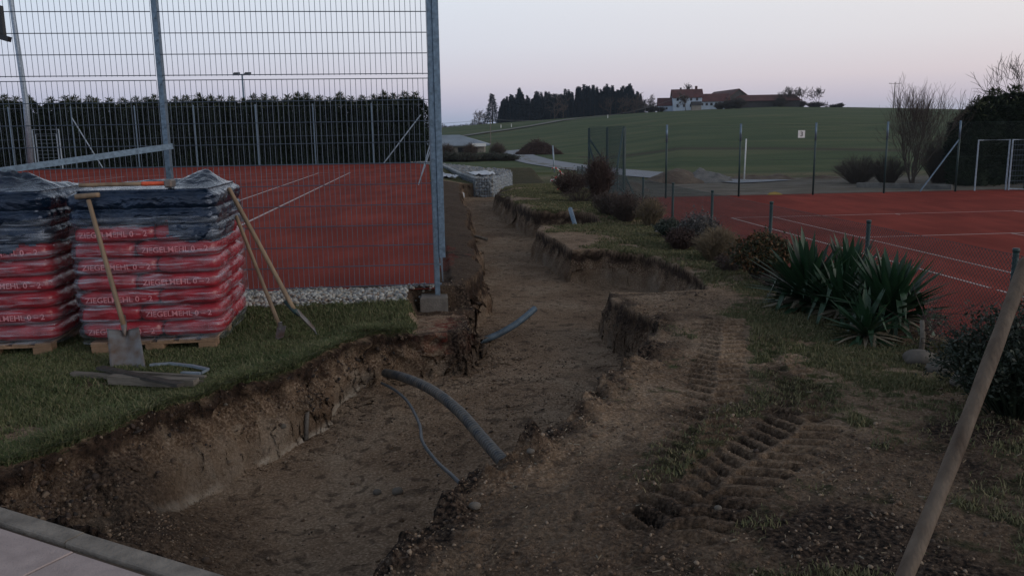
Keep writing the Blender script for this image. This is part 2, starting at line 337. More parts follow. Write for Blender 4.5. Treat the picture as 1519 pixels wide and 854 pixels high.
def plateau(x, y):
    a = (x-FC[0])*E[0]+(y-FC[1])*E[1]; n = (x-FC[0])*NN[0]+(y-FC[1])*NN[1]
    left = np.where(x < -.2, 1., 0.)
    zl = .17*ss(-1.05, -.15, a)*ss(1.4, .1, n)
    zl = np.where((n < .12) & (a > .35), .135, zl)
    low = ss(-.34+.05*fbm(x*7,y*7,2,9),-.24,n)*ss(.16,.08,a)*ss(.6,.3,n)*(a > -1.2); zl = zl*(1-low)-.04*low
    zr = .025+.10*ss(15.8, 16.7, y)
    w = ss(-.6, .4, x-0*y)
    z = zl*(1-w)+zr*w
    xe = np.interp(y, XE_Y, XE_X); xf = 5.85-.0975*y
    bank = ss(0, 1, (x-xe)/(xf-xe+.15))
    z = z*(1-bank)+(-1.06)*bank
    # behind the trench: falls off to the gravel yard
    zz = -.35+.40*np.exp(-((y-43)/3.)**2)-.65*ss(45, 60, y)
    back = ss(26.8, 29.8, y)*ss(-.8, -.2, x)
    z = np.where(x > -1.2, z*(1-back)+np.minimum(np.where(bank > .99, -1.06, 9), zz*(1-bank)-1.06*bank)*back, z)
    z = np.where((x < -.5) & (y > 44) & (n > 0), z*(1-ss(44, 58, y))-1.*ss(44, 58, y), z)
    return z
def tracks(x, y):
    """tyre lug prints pressed into the bank"""
    dz = 0*x
    for (x0,y0),(x1,y1),w,amp in (((1.98,7.6),(1.25,5.05),.2,.065), ((1.25,5.05),(.62,3.3),.19,.045), ((1.80,4.82),(.60,3.30),.23,.060), ((2.25,6.9),(1.72,4.7),.19,.05)):
        L_ = math.hypot(x1-x0,y1-y0); ux,uy = (x1-x0)/L_,(y1-y0)/L_
        a = (x-x0)*ux+(y-y0)*uy; b_ = (x-x0)*-uy+(y-y0)*ux+fbm(x*2,y*2,2,8)*.04
        inside = ss(0,.15,a)*ss(L_,L_-.15,a)*ss(w,w*.8,np.abs(b_))
        ph = (a+np.abs(b_)*.45)/.14 + np.where(b_ > 0, .5, 0)+fbm(x*2,y*2,2,77)*.15
        lug = ss(-.35,.25,np.sin(ph*2*math.pi))*ss(.010,.03,np.abs(b_))*(.8+.3*fbm(x*6,y*6,2,33))
        dz = dz - inside*(amp*lug*(.6+.6*vn(x*2.5,y*2.5,3))-.012)
    return dz
def trench_d(x, y):
    m_ = (y < 34) & (np.abs(x) < 5); d = np.full(x.shape, -5.)
    d[m_] = sdf(x[m_], y[m_], TRENCH)
    wob = fbm(x*3.1, y*3.1, 4, 11)*.07+fbm(x*14, y*14, 3, 12)*.02*ss(13,7,y)
    wob = wob*np.where((x < 0) & (y > 7.6), 1.7, 1)*np.where((y > 7.9) & (x > -.2), .6, 1)
    near_kerb = (y < KY(x)+.12) & (x < -.3)
    return d+wob*np.where(near_kerb, 0.15, 1), near_kerb
def wall_w(x, y): return np.where((x < -.9) & (y < 7.5), np.interp(y,[4.3,4.8,5.5,6.1,6.8,7.3],[.50,.42,.26,.19,.14,.10])*(.85+.3*vn(x*2,y*2,3)), .10)*np.where(y > 12, 1.2, 1)
def trk(x, y):
    m = 0*x
    for x0,y0,x1,y1 in ((1.98,7.6,1.25,5.05),(1.80,4.82,.60,3.30)):
        L_ = math.hypot(x1-x0,y1-y0); ux,uy = (x1-x0)/L_,(y1-y0)/L_; a = (x-x0)*ux+(y-y0)*uy; b_ = (x-x0)*-uy+(y-y0)*ux
        q_ = fbm(x*5,y*5,3,71)*.10; m = np.maximum(m, ss(-.15,.15,a+q_)*ss(L_+.1,L_-.15,a+q_)*ss(.27,.17,np.abs(b_)+q_))
    return m
def terrain(x, y, dov=None):
    z = np.where(y < 58, plateau(x, y), 0); k = ss(50, 60, y)
    z = z*(1-k)+hill(x, y)*k 
    z = np.where((y >= 30) & (x > 3), np.minimum(z, -1.06*(1-k)+k*hill(x, y)), z)
    d, near_kerb = trench_d(x, y) if dov is None else dov
    w = wall_w(x, y)
    u = d/w
    prof = np.where(u < 0, 0, np.where(u > 1, 1, .24*ss(0,.22,u)+.36*ss(.05,.75,u)+.40*ss(.65,1.,u)))
    floor = -.42-.05*ss(9,13,y)-.15*ss(7.2,5.4,y)*ss(.6,-1.2,x)+fbm(x*1.1,y*1.1,3,21)*.025+fbm(x*7,y*7,4,22)*.026*ss(-.25,.3,fbm(x*.9,y*.9,2,23))+fbm(x*24,y*24,3,24)*.007
    pile = np.exp(-(((x+2.15)*.75+(y-4.35)*.5)/.30)**2-((-(x+2.15)*.5+(y-4.35)*.8)/.6)**2)*.22
    pile = pile+np.exp(-((x+.05)/.5)**2-((y-3.5)/.2)**2)*0
    zpv = ss(.0, .05, KY(x)-y+.03)*(x < .3)*(y < 5.5)*(d < .02)*.16
    clod = (np.clip(fbm(x*8,y*8,3,41),0,1)**1.5)*.10*ss(.3,.0,np.abs(d))*ss(9,8,y)
    z0 = z+fbm(x*2,y*2,3,51)*.018+(fbm(x*9,y*9,3,56)*.010+fbm(x*30,y*30,3,52)*.010)*ss(14,8,y)*(x > -.6)*(1-.7*trk(x,y))+fbm(x*8,y*8,3,57)*.012*(x < -.6)+tracks(x,y)*(y < 8)
    lip = np.exp(-(np.minimum(d,0)/.20)**2)*(x > -.5)*ss(7.1,6.3,y)*(d < .02)*(.030+.10*np.clip(fbm(x*6,y*6,3,61),-.4,1))
    z1 = z0+lip+clod*(x > -.6)-zpv
    zt = z1*(1-prof)+(floor+pile+clod*.5)*prof
    zt = zt+np.where((prof > .02) & (prof < .99), fbm(x*11+y*5,y*13,3,71)*.05, 0)
    mask = dict(prof=prof, d=d, near_kerb=near_kerb)
    return zt, mask
def ground_grid():
    ys = np.concatenate([np.linspace(-3, 2.3, 12)[:-1], 2.3*np.exp(np.linspace(0, math.log(62/2.3), 1150))])
    s = np.linspace(-1, 1, 820)
    hw = np.maximum(4.2, 2.2+.80*ys)
    X = s[None,:]*hw[:,None]; Y = np.repeat(ys[:,None], len(s), 1)
    d0, nk0 = trench_d(X, Y)
    gy_, gx_ = np.gradient(d0); sy_ = np.gradient(Y, axis=0); sxx = np.gradient(X, axis=1); sxy = np.gradient(X, axis=0)
    dX = gx_/sxx; dY = (gy_-dX*sxy)/sy_; nrm = np.sqrt(dX*dX+dY*dY)+1e-6; dX /= np.maximum(nrm, .7); dY /= np.maximum(nrm, .7)
    w0 = wall_w(X, Y); near = (Y < 20); W0 = np.maximum(w0, .36)
    gd = np.where(d0 < 0, d0, np.where(d0 < W0, d0*w0/W0, np.where(d0 < W0+.45, w0+(d0-W0)*(W0+.45-w0)/.45, d0)))
    gd = np.where(near & (np.abs(d0) < 2) & (W0 > w0+.01), gd, d0)
    X = X+dX*(gd-d0); Y = Y+dY*(gd-d0)
    z, mk = terrain(X, Y, (gd, nk0))
    n, k = X.shape
    # ragged cut faces: shift wall vertices sideways
    pr = mk['prof']; wl = np.clip(pr*(1-pr)*4, 0, 1)
    rg = np.where((X < -.9) & (Y < 7.5), 1.5, 1); hf = ss(9.5,6.5,Y); q_ = fbm(X*8+z*11, Y*8-z*9, 4, 81)*.06+fbm((X-Y)*15, X*0+z*1.5, 2, 83)*.022*ss(-.08,-.2,z)*(X < -.9); q_ = q_*hf+(1-hf)*fbm(X*3.5+z*4, Y*3.5-z*4, 3, 81)*.06; dx = dX*q_*wl*rg+fbm(X*22+z*30,Y*22,2,84)*.012*wl*hf; dy = dY*q_*wl*rg+fbm(X*22,Y*22+z*30,2,85)*.012*wl*hf
    turf = ss(.0,.03,mk['prof'])*ss(.25,.06,mk['prof'])*(X < -.6)*(Y < 7.6)*(.05+.06*fbm(X*7,Y*7,2,86)); dx = dx+dX*turf; dy = dy+dY*turf
    X2 = X+dx; Y2 = Y+dy
    V = np.stack([X2, Y2, z], -1).reshape(-1, 3)
    i = np.arange((n-1)*k).reshape(n-1, k)[:, :-1].ravel(); F = np.stack([i, i+1, i+k+1, i+k], 1)
    o = fast_mesh('ground', V, F, M['ground'], True)
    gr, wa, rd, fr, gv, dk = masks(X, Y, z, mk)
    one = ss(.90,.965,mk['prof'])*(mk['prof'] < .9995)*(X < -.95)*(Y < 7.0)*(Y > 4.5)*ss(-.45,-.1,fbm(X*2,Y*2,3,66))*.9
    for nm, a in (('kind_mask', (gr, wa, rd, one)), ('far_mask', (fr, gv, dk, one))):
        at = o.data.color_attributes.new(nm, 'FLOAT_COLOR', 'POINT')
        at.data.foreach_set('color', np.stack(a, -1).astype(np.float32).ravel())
    global GV, GP, GD
    GV, GP, GD = V.astype(np.float32), mk['prof'].ravel(), mk['d'].ravel()
    tag(o, 'uneven lawn and bare earth cut by a long dug trench', 'ground', kind='structure')
    return o
def grass_amount(x, y, d):
    a = (x-FC[0])*E[0]+(y-FC[1])*E[1]; n = (x-FC[0])*NN[0]+(y-FC[1])*NN[1]
    left = np.where((x < -.95+.13*fbm(x*5,y*5,3,29)) & (a < -.42+.05*fbm(x*9,y*9,2,4)) & (y > 3.8), 1., 0.)*(1-.85*ss(.05,.35,fbm(x*1.7,y*1.7,3,91))*ss(6.6,5.6,y))*(1-.7*ss(.35,.0,-d)*ss(-.1,.3,fbm(x*2.5,y*2.5,3,96)))
    left = left*ss(-.06,.0,-d)
    x0 = np.interp(y, [0,3,5,7,9,12,15,18,22,32], [1.15,1.25,1.55,1.95,2.05,1.65,1.45,1.0,.3,-.5])
    right = ss(-1.0,.7, x-x0+.1+fbm(x*1.3,y*1.3,4,92)*1.3)*.72*(1-.45*ss(.0,.3,fbm(x*2.2,y*2.2,3,94)))+.12*(fbm(x*3,y*3,2,93) > .15)
    right = right*(x > -.3)*(1-ss(-.1,.25,x-np.interp(y,XE_Y,XE_X))*.85)
    r2 = right*(1-.6*(tracks(x,y) < -.012))
    r2 = r2*(1-.6*ss(.05,.3,fbm(x*1.1+3,y*1.1,3,95))*ss(5.5,4.4,y))
    back = ((x < -1.2) & (y > 30.4))*.9+((y > 36) & (x > -1.5))*.8
    r2 = r2*(1-.75*trk(x,y))
    return np.clip(np.where((y > 30.4), np.maximum(r2, back), np.where(x < -.80, left, r2*(x > -.3))), 0, 1)
def masks(x, y, z, mk):
    pr = mk['prof']; d = mk['d']
    g = grass_amount(x, y, d)*(pr < .05)
    wa = np.where((x < -.6) & (y < 8), ss(.0,.02,pr), ss(.0,.12,pr))*ss(1.0,.95,pr)
    strip = (x < 0) & (y > 8.1) & (pr < .05) & (y < 30) & (x > -3.5)
    wa = np.maximum(wa, strip*.8)
    rd = np.exp(-((x+.55)/.24)**2-((y-7.62)/.34)**2)*(z > -.22)*1.0+strip*(fbm(x*2,y*1.2,3,97) > .3)*.5*(y < 12)
    k = ss(50, 58, y)
    yard = ss(31,33,y)*ss(2.2,3.2,x)*(z < -.7)*ss(52+1.5*fbm(x/3,y/3,2,3),49,y)
    dk = np.exp(-(((x+2.15)*.7+(y-4.35)*.5)/.45)**2-((-(x+2.15)*.5+(y-4.35)*.8)/.8)**2)*.9*(pr > .3)
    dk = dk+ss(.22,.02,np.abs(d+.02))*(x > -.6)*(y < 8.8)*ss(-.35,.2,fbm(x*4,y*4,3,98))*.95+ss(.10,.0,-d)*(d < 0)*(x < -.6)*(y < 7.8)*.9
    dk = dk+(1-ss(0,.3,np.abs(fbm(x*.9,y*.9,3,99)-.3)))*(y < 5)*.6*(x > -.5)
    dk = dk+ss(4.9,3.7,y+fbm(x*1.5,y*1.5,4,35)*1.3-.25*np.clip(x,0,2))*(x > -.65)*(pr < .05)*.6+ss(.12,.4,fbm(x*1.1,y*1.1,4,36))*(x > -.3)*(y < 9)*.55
    dk = dk+ss(-.01,-.04,tracks(x,y))*(y < 8)*.5  # groove soil darkened: damp earth plus painted shade so the prints show
    bankm = ss(.0,.35,x-np.interp(y,XE_Y,XE_X))*(y < 33)*(z > -1.03)*.85
    dk = dk+bankm+((y > 36) & (y < 42.5) & (x < 3) & (x > -.5))*.5
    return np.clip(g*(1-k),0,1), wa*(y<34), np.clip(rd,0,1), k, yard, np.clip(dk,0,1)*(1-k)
GROUND = ground_grid()
def gz(x, y): return float(terrain(np.array([float(x)]), np.array([float(y)]))[0][0])
# far land
def far_land():
    ys = 61*np.exp(np.linspace(0, math.log(1400/61), 330)); s = np.linspace(-1.3, 1.3, 420)
    Y = np.repeat(ys[:,None], len(s), 1); X = s[None,:]*Y
    z = hill(X, Y); z[0] -= .05; n, k = X.shape
    V = np.stack([X, Y, z], -1).reshape(-1, 3)
    i = np.arange((n-1)*k).reshape(n-1, k)[:, :-1].ravel(); F = np.stack([i, i+1, i+k+1, i+k], 1)
    o = fast_mesh('hill', V, F, M['ground'], True)
    one = np.ones(X.shape); zero = one*0
    band = np.exp(-((Y-np.interp(X/Y,[-.1,.1,.6],[130,96,78]))/2.5)**2)*.8*(X/Y > .08)
    for nm, a in (('kind_mask', (zero, zero, zero, one)), ('far_mask', (one, zero, band, one))):
        at = o.data.color_attributes.new(nm, 'FLOAT_COLOR', 'POINT'); at.data.foreach_set('color', np.stack(a, -1).astype(np.float32).ravel())
    tag(o, 'green meadow hill rising to a farm on its crest', 'hill', kind='structure')
far_land()
def ribbon(name, pts, w, m, dz=.03, n=60, zf=None, kind='structure', label=None):
    P = [Vector((*p, 0)) for p in pts]; Q = []
    for k in range(n+1):
        u = k/n*(len(P)-1); i = min(int(u), len(P)-2); f = u-i
        p0 = P[max(i-1,0)]; p1 = P[i]; p2 = P[i+1]; p3 = P[min(i+2,len(P)-1)]
        Q.append(.5*((2*p1)+(p2-p0)*f+(2*p0-5*p1+4*p2-p3)*f*f+(3*p1-p0-3*p2+p3)*f**3))
    b_ = MB(); V = []
    for k, q in enumerate(Q):
        d = (Q[min(k+1,n)]-Q[max(k-1,0)]).normalized(); s_ = Vector((-d.y, d.x, 0)); ww = w if not callable(w) else w(k/n)
        for j in range(5):
            p = q+s_*ww*(j/4-.5); zz = (zf or gz)(p.x, p.y); V.append((p.x, p.y, zz+dz))
    F = [(i*5+j, i*5+j+1, i*5+j+6, i*5+j+5) for i in range(n) for j in range(4)]
    o = b_.add(V, F).build(name, m); tag(o, label, 'road', kind=kind); return o
ribbon('road', [(0,150),(.2,125),(2.6,88),(5.5,68),(9.2,55),(14,46)], 4.0, M['asphalt'], .05, label='grey asphalt lane curving past the yard')
ribbon('path', [(1.4,110),(2.4,84),(4.6,66),(7.0,56)], .9, M['track'], .05, label='pale narrow path beside the asphalt lane')
ribbon('hill_road', [(-26,215),(-14,225),(4,250),(22,285),(36,308)], 4.0, M['track'], .25, label='pale lane crossing the meadow hill below the wood')
# courts
def quad_sheet(name, a0, a1, n0, n1, org, z, m, parent=None, dz=0, kind=None, div=1):
    p = [(org[0]+E[0]*a+NN[0]*n_, org[1]+E[1]*a+NN[1]*n_, z+dz) for a, n_ in ((a0,n0),(a0,n1),(a1,n1),(a1,n0))]
    return MB().add(p, [(0,1,2,3)])
lc = quad_sheet('left_court', .10, 40.5, -30, -.02, FC, ZL, None).build('tennis_court', M['clay'])
tag(lc, 'red clay tennis court behind the tall mesh fence on the left', 'tennis court', kind='structure')
def lines(org, z, segs, parent):
    b_ = MB()
    for k, (a0,a1,n0,n1) in enumerate(segs):
        q = quad_sheet('', a0, a1, n0, n1, org, z, None, dz=.004+.0015*(k % 3)); b_.add(q.v[0], q.f)
    o = b_.build('court_lines', M['line'], parent); return o
def court_segs(a_base, sgn, nd, w=.055):
    """half court seen from its base line: sgn = direction towards the net, nd = near doubles line, court spreads to nd+10.97*side"""
    return None
D = lambda a, n, w=.06: None
s = []; w = .06
ab = 29.4
for n_ in (-3.5, -4.87, -13.1, -14.47): s.append((ab-23.77, ab, n_-w/2, n_+w/2))
for a_, n0, n1 in ((ab, -14.47, -3.5), (ab-5.485, -13.1, -4.87), (ab-23.77, -14.47, -3.5), (ab-18.28, -13.1, -4.87)): s.append((a_-w/2, a_+w/2, n0, n1))
s.append((ab-18.28, ab-5.485, -9.0, -8.94))
lines(FC, ZL, s, lc)
rc = quad_sheet('', -12, 27.6, .12, 34, O2, ZR, None).build('tennis_court', M['clay'])
tag(rc, 'red clay tennis court lying lower behind the low fence on the right', 'tennis court', kind='structure')
s = []; ab = 18.3
for n_ in (3.75, 5.12): s += [(ab-23.77, 5.62, n_-w/2, n_+w/2), (5.80, ab, n_-w/2, n_+w/2)] if n_ < 4 else [(ab-23.77, ab, n_-w/2, n_+w/2)]
for n_ in (13.35, 14.72): s.append((ab-23.77, ab, n_-w/2, n_+w/2))
for a_, n0, n1 in ((ab, 3.75, 14.72), (ab-5.485, 5.12, 13.35)): s.append((a_-w/2, a_+w/2, n0, n1))
s += [(ab-11.9, ab-5.485, 9.2, 9.26), (ab-.3, ab, 9.2, 9.26)]
lines(O2, ZR, s, rc)
# paving and kerb stones in the near left corner
pv = empty('pavement', (-1.162, 3.085, 0), 0); pv['kind'] = 'structure'; tag(pv, 'pinkish paving slabs edged by a grey kerb', 'pavement')
kd = Vector((-2.468+1.162, 3.756-3.085, 0)).normalized(); kn = Vector((kd.y, -kd.x, 0)); 
if kn.y > 0: kn = -kn
base = Vector((-1.162, 3.085, 0))
ang = math.atan2(kd.y, kd.x)
rnd = random.Random(4)
kb = MB(); g = MB(); sl = MB()
for k in range(-4, 8):
    L0 = 1.0; c_ = base+kd*(k*L0+.35)+kn*.05
    kb.hull([(x_,y_,z_) for x_ in (-L0/2+.003,L0/2-.003) for (y_,z_) in ((-.05,-.3),(.05,-.3),(-.05,.002),(-.043,.009),(.043,.009),(.05,.002))], (c_.x,c_.y,rnd.uniform(-.004,.004)), ang)
for i in range(-6, 10):
    for j in range(8):
        off = (.26 if j % 2 else .49)
        c_ = base+kd*(i*.52+off)+kn*(.125+.19+j*.38)
        x_, y_ = .256, .186; zt = rnd.uniform(-.003,.003)-.004
        sl.hull([(a*(x_-e_), b_*(y_-e_), z_) for a in (-1,1) for b_ in (-1,1) for e_, z_ in ((0,-.06),(0,-.004),(.004,0))], (c_.x,c_.y,zt), ang)
o_ = kb.build('kerb_stones', M['kerb'], None); o_.parent = pv; o_.matrix_parent_inverse = Matrix.Translation(-Vector(pv.location))
o_ = sl.build('paving_slabs', M['paving'], None); o_.parent = pv; o_.matrix_parent_inverse = Matrix.Translation(-Vector(pv.location))
c_ = base+kn*1.75
g.box((c_.x, c_.y, -.16), (12, 3.3, .28), ang)
o_ = g.build('joint_sand', M['mound'], None); o_.parent = pv; o_.matrix_parent_inverse = Matrix.Translation(-Vector(pv.location))
# loose things lying on the ground as stuff: pebble strip, clods, grass
def ico(sub):
    import bmesh
    bm = bmesh.new(); bmesh.ops.create_icosphere(bm, subdivisions=sub, radius=1); V = np.array([v.co[:] for v in bm.verts]); F = np.array([[v.index for v in f.verts] for f in bm.faces]); bm.free(); return V, F
def scatter_stones(name, P, sz, m, sub=1, flat=.7, rough=.25, seed=0, parent=None, smooth=True):
    rs = np.random.RandomState(seed); V0, F0 = ico(sub); n = len(P); k = len(V0)
    q = rs.normal(size=(n,4)); q /= np.linalg.norm(q,axis=1)[:,None]; w_,x,y,z = q.T
    Rm = np.stack([1-2*(y*y+z*z),2*(x*y-z*w_),2*(x*z+y*w_),2*(x*y+z*w_),1-2*(x*x+z*z),2*(y*z-x*w_),2*(x*z-y*w_),2*(y*z+x*w_),1-2*(x*x+y*y)],1).reshape(n,3,3)
    sc = np.stack([rs.uniform(.75,1.25,n), rs.uniform(.6,1,n), rs.uniform(.5,.9,n)],1)*np.asarray(sz).reshape(n,1)
    loc = V0[None]*(1+rs.uniform(-rough,rough,(n,k,1)))*sc[:,None,:]
    loc = np.einsum('nij,nkj->nki', Rm, loc); loc[:,:,2] *= flat
    V = (loc+np.asarray(P)[:,None,:]).reshape(-1,3); F = (F0[None]+np.arange(n)[:,None,None]*k).reshape(-1,3)
    return fast_mesh(name, V, F, m, smooth, parent)
def rnd_mat(name, cols):
    m = bpy.data.materials.new(name); m.use_nodes = True; t = m.node_tree; b = t.nodes['Principled BSDF']; b.inputs['Roughness'].default_value = .8
    g_ = N(t,'ShaderNodeNewGeometry'); r = N(t,'ShaderNodeValToRGB'); r.color_ramp.interpolation = 'CONSTANT'; el = r.color_ramp.elements
    el[0].position = 0; el[0].color = (*cols[0],1); el[1].position = 1-1/len(cols); el[1].color = (*cols[-1],1)
    for i, c_ in enumerate(cols[1:-1]): q = el.new((i+1)/len(cols)); q.color = (*c_,1)
    t.links.new(g_.outputs['Random Per Island'], r.inputs[0]); no = N(t,'ShaderNodeTexNoise'); no.inputs['Scale'].default_value = 30
    mm = N(t,'ShaderNodeMix',data_type='RGBA',blend_type='MULTIPLY'); mm.inputs[0].default_value = .5; t.links.new(r.outputs[0],mm.inputs[6]); t.links.new(no.outputs[0],mm.inputs[7])
    t.links.new(mm.outputs[2], b.inputs['Base Color']); return m
M['pebbles'] = rnd_mat('mixed_pebbles', [(.50,.52,.50),(.38,.40,.39),(.60,.58,.52),(.30,.30,.29),(.46,.42,.35),(.66,.66,.62),(.35,.28,.22),(.24,.25,.26)])
M['clods'] = rnd_mat('mixed_clods', [(.10,.063,.038),(.18,.115,.07),(.06,.04,.027),(.26,.175,.11),(.14,.088,.054),(.36,.27,.19)])
M['gabstones'] = rnd_mat('gabion_stones', [(.30,.32,.33),(.20,.22,.24),(.40,.41,.40),(.26,.28,.31),(.34,.33,.30)])
rs = np.random.RandomState(3)
n_ = 5200; a_ = rs.uniform(-.44,.20,n_); q_ = rs.uniform(-4.8,-.05,n_)
X = FC[0]+E[0]*a_+NN[0]*q_; Y = FC[1]+E[1]*a_+NN[1]*q_
zz = terrain(X,Y)[0]; k_ = ~((q_ > -.34) & (a_ < .10)) & (zz > 0); X, Y, zz = X[k_], Y[k_], zz[k_]; n_ = len(X); zz = zz+rs.uniform(.0,.022,n_)
tag(scatter_stones('gravel', np.stack([X,Y,zz],1), rs.uniform(.012,.030,n_), M['pebbles'], 1, .8, .12, 1), 'strip of pale river pebbles under the tall mesh fence', 'gravel', kind='stuff')
# clods and small stones on soil, denser along the lips
NC = 210000; X = rs.uniform(-3.2,3.4,NC); Y = 2.6+6.4*rs.uniform(0,1,NC)**1.3
z_, mk = terrain(X,Y); g_ = grass_amount(X,Y,mk['d'])
dens = (.02+.16*ss(-.15,.35,fbm(X*1.3,Y*1.3,3,58)))*(1-.8*trk(X,Y))+.35*np.exp(-(mk['d']/.16)**2)*(X > -.6)*(Y < 8)+.18*((fbm(X*1.6,Y*1.6,3,55) > .12))*(1-.9*trk(X,Y))
dens = dens+.5*np.exp(-((X+2.1)/.6)**2-((Y-4.3)/.5)**2)
ok = (rs.uniform(0,1,NC) < dens*.8) & (g_ < .6) & ~((mk['prof'] > .05) & (mk['prof'] < .97)) & ~((X < -.5) & (Y < KY(X)+.12))
X,Y,z_ = X[ok],Y[ok],z_[ok]; sz = np.exp(rs.normal(math.log(.0045),.5,len(X))); sz = np.clip(sz,.0025,.026)
tag(scatter_stones('soil_clods', np.stack([X,Y,z_+sz*.3],1), sz, M['clods'], 1, .8, .3, 2, None, False), 'crumbled earth clods scattered along the trench and bank', 'soil', kind='stuff')
rs = np.random.RandomState(12)
i_ = np.nonzero((GP > .03) & (GP < .80) & (GV[:,1] < 12) & (GV[:,1] > 3.6))[0]
pk = rs.uniform(0,1,len(i_)) < np.where((GV[i_,0] < -.9) & (GV[i_,1] < 7.6), .16, .05)*(.25+1.6*ss(-.1,.3,fbm(GV[i_,0]*3,GV[i_,1]*3+GV[i_,2]*4,3,14)))
P_ = GV[i_[pk]]; sz = np.clip(np.exp(rs.normal(math.log(.0085),.5,len(P_))),.003,.028)
M['wall_clods'] = rnd_mat('wall_clods', [(.045,.03,.022),(.09,.056,.036),(.03,.022,.018),(.14,.09,.056),(.065,.04,.028),(.22,.16,.11)])
tag(scatter_stones('soil_crumbs', P_, sz, M['wall_clods'], 1, .9, .35, 21, None, False), 'earth crumbs and small stones sticking in the cut trench walls', 'soil', kind='stuff')
def blades(name, n, region, m, hgt=(.03,.07), seed=0, wdt=.003, thr=.35, lean=.5, clump=0):
    rs = np.random.RandomState(seed); X, Y = region(rs, n)
    z, mk = terrain(X, Y); g_ = grass_amount(X, Y, mk['d'])
    ok = (mk['prof'] < .05) & (rs.uniform(0,1,len(X)) < ss(thr-.25,thr+.35,g_)) & ~((X < -.5) & (Y < KY(X)+.02))
    X, Y, z = X[ok], Y[ok], z[ok]; n = len(X)
    h = rs.uniform(*hgt, n)*(.6+.7*vn(X*3,Y*3,7)); an = rs.uniform(0,2*math.pi,n)
    dx, dy = np.cos(an), np.sin(an); w_ = wdt*(1+Y/9); ln = h*rs.uniform(.1,lean*2,n); la = an+math.pi/2+rs.normal(0,.7,n)
    lx, ly = np.cos(la)*ln, np.sin(la)*ln
    V = np.zeros((n,5,3))
    for k,(t_,ww) in enumerate(((0,1),(0,-1),(.55,-.8),(.55,.8))):
        V[:,k] = np.stack([X+dx*w_*ww+lx*t_*t_, Y+dy*w_*ww+ly*t_*t_, z-.004+h*t_],1)
    V[:,4] = np.stack([X+lx, Y+ly, z+h*(1-.25*np.minimum(ln/h,1))],1)
    b_ = np.arange(n)[:,None]*5
    F = np.concatenate([b_+[0,1,2], b_+[0,2,3], b_+[3,2,4]]); 
    return fast_mesh(name, V.reshape(-1,3), F, m)
tag(blades('grass', 420000, lambda rs,n: (rs.uniform(-6.5,-.5,n), rs.uniform(3.9,8.2,n)), M['grass'], (.022,.055), 5, .0024, .3), 'short green lawn grass around the pallets', 'grass', kind='stuff')
tag(blades('grass', 330000, lambda rs,n: (rs.uniform(-.2,4.2,n), 2.6+rs.uniform(0,1,n)**1.3*10), M['grass_dry'], (.012,.038), 6, .0022, .55), 'thin trampled grass on the right bank', 'grass', kind='stuff')
def r3(rs, n):
    i = rs.randint(1,11,n); t_ = rs.uniform(0,1,n); P = TRENCH
    return P[i,0]*(1-t_)+P[(i+1),0]*t_+rs.normal(0,.07,n)-.03, P[i,1]*(1-t_)+P[(i+1),1]*t_+rs.normal(0,.07,n)+.03
def r4(rs, n):
    Y = rs.uniform(9,30,n); X = rs.uniform(-.4,3.2,n); return X, Y
def litter(name, n, m, seed):
    rs = np.random.RandomState(seed); X = rs.uniform(-.6,4.2,n); Y = 2.6+rs.uniform(0,1,n)**1.2*8; z, mk = terrain(X, Y)
    ok = (mk['prof'] < .03) & (rs.uniform(0,1,n) < .35+.65*(fbm(X*2,Y*2,3,31) > 0)) & (trk(X,Y) < .5); X, Y, z = X[ok], Y[ok], z[ok]; n = len(X)
    an = rs.uniform(0,6.283,n); L_ = rs.uniform(.01,.04,n); w_ = rs.uniform(.0007,.0018,n); dx, dy = np.cos(an), np.sin(an); e_ = rs.uniform(-.004,.016,n); V = np.zeros((n,4,3))
    for k,(t_,s_) in enumerate(((0,-1),(0,1),(1,1),(1,-1))): V[:,k] = np.stack([X+dx*L_*t_-dy*w_*s_, Y+dy*L_*t_+dx*w_*s_, z+.005+e_*t_+.002*s_],1)
    return fast_mesh(name, V.reshape(-1,3), np.arange(n*4).reshape(-1,4), m)
M['litter'] = rnd_mat('dead_grass_litter', [(.16,.12,.07),(.09,.065,.04),(.24,.19,.12),(.05,.035,.025),(.12,.09,.055),(.3,.26,.19)])
tag(litter('dead_grass', 5000, M['litter'], 44), 'dead grass bits and leaf litter strewn over the bank', 'litter', kind='stuff')
tag(blades('grass', 60000, r3, M['grass'], (.03,.075), 8, .0028, .1, .9), 'longer grass hanging over the lip of the trench', 'grass', kind='stuff')
tag(blades('grass', 200000, r4, M['grass_dry'], (.02,.05), 9, .004, .45), 'short grass on the far cut plots', 'grass', kind='stuff')
# ------------------------------------------------------------------ tall double-rod mesh fence
def AP(a, n, z, org=FC): return Vector((org[0]+E[0]*a+NN[0]*n, org[1]+E[1]*a+NN[1]*n, z))
RPHI = Matrix.Rotation(PHI, 3, 'Z')
fx = empty('mesh_fence', AP(0,0,.1), 0, 'tall galvanised mesh fence closing the left court, corner post at the trench', 'fence')
def under(o, p):
    o.parent = p; o.matrix_parent_inverse = Matrix.Translation(-Vector(p.location)); return o
def panel(name, a0, n0, ax, length, z0, z1, r=.0034):
    b_ = MB()
    P = (lambda t_, z, off=0: AP(0, n0-t_, z)+Vector((*(E*off), 0))) if ax == 'n' else (lambda t_, z, off=0: AP(a0+t_, n0+off, z))
    k = int(length/.05)
    for i in range(k+1): b_.tube([P(i*.05+(length-k*.05)/2, z0-.01), P(i*.05+(length-k*.05)/2, z1+.0)], r*.78, 4)
    nz = int(round((z1-z0)/.2))
    for j in range(nz+1):
        z = z0+j*(z1-z0)/nz
        for off in (-.0065, .0065): b_.tube([P(0, z, off), P(length, z, off)], r*1.05, 4)
    return b_
zj = 2.27
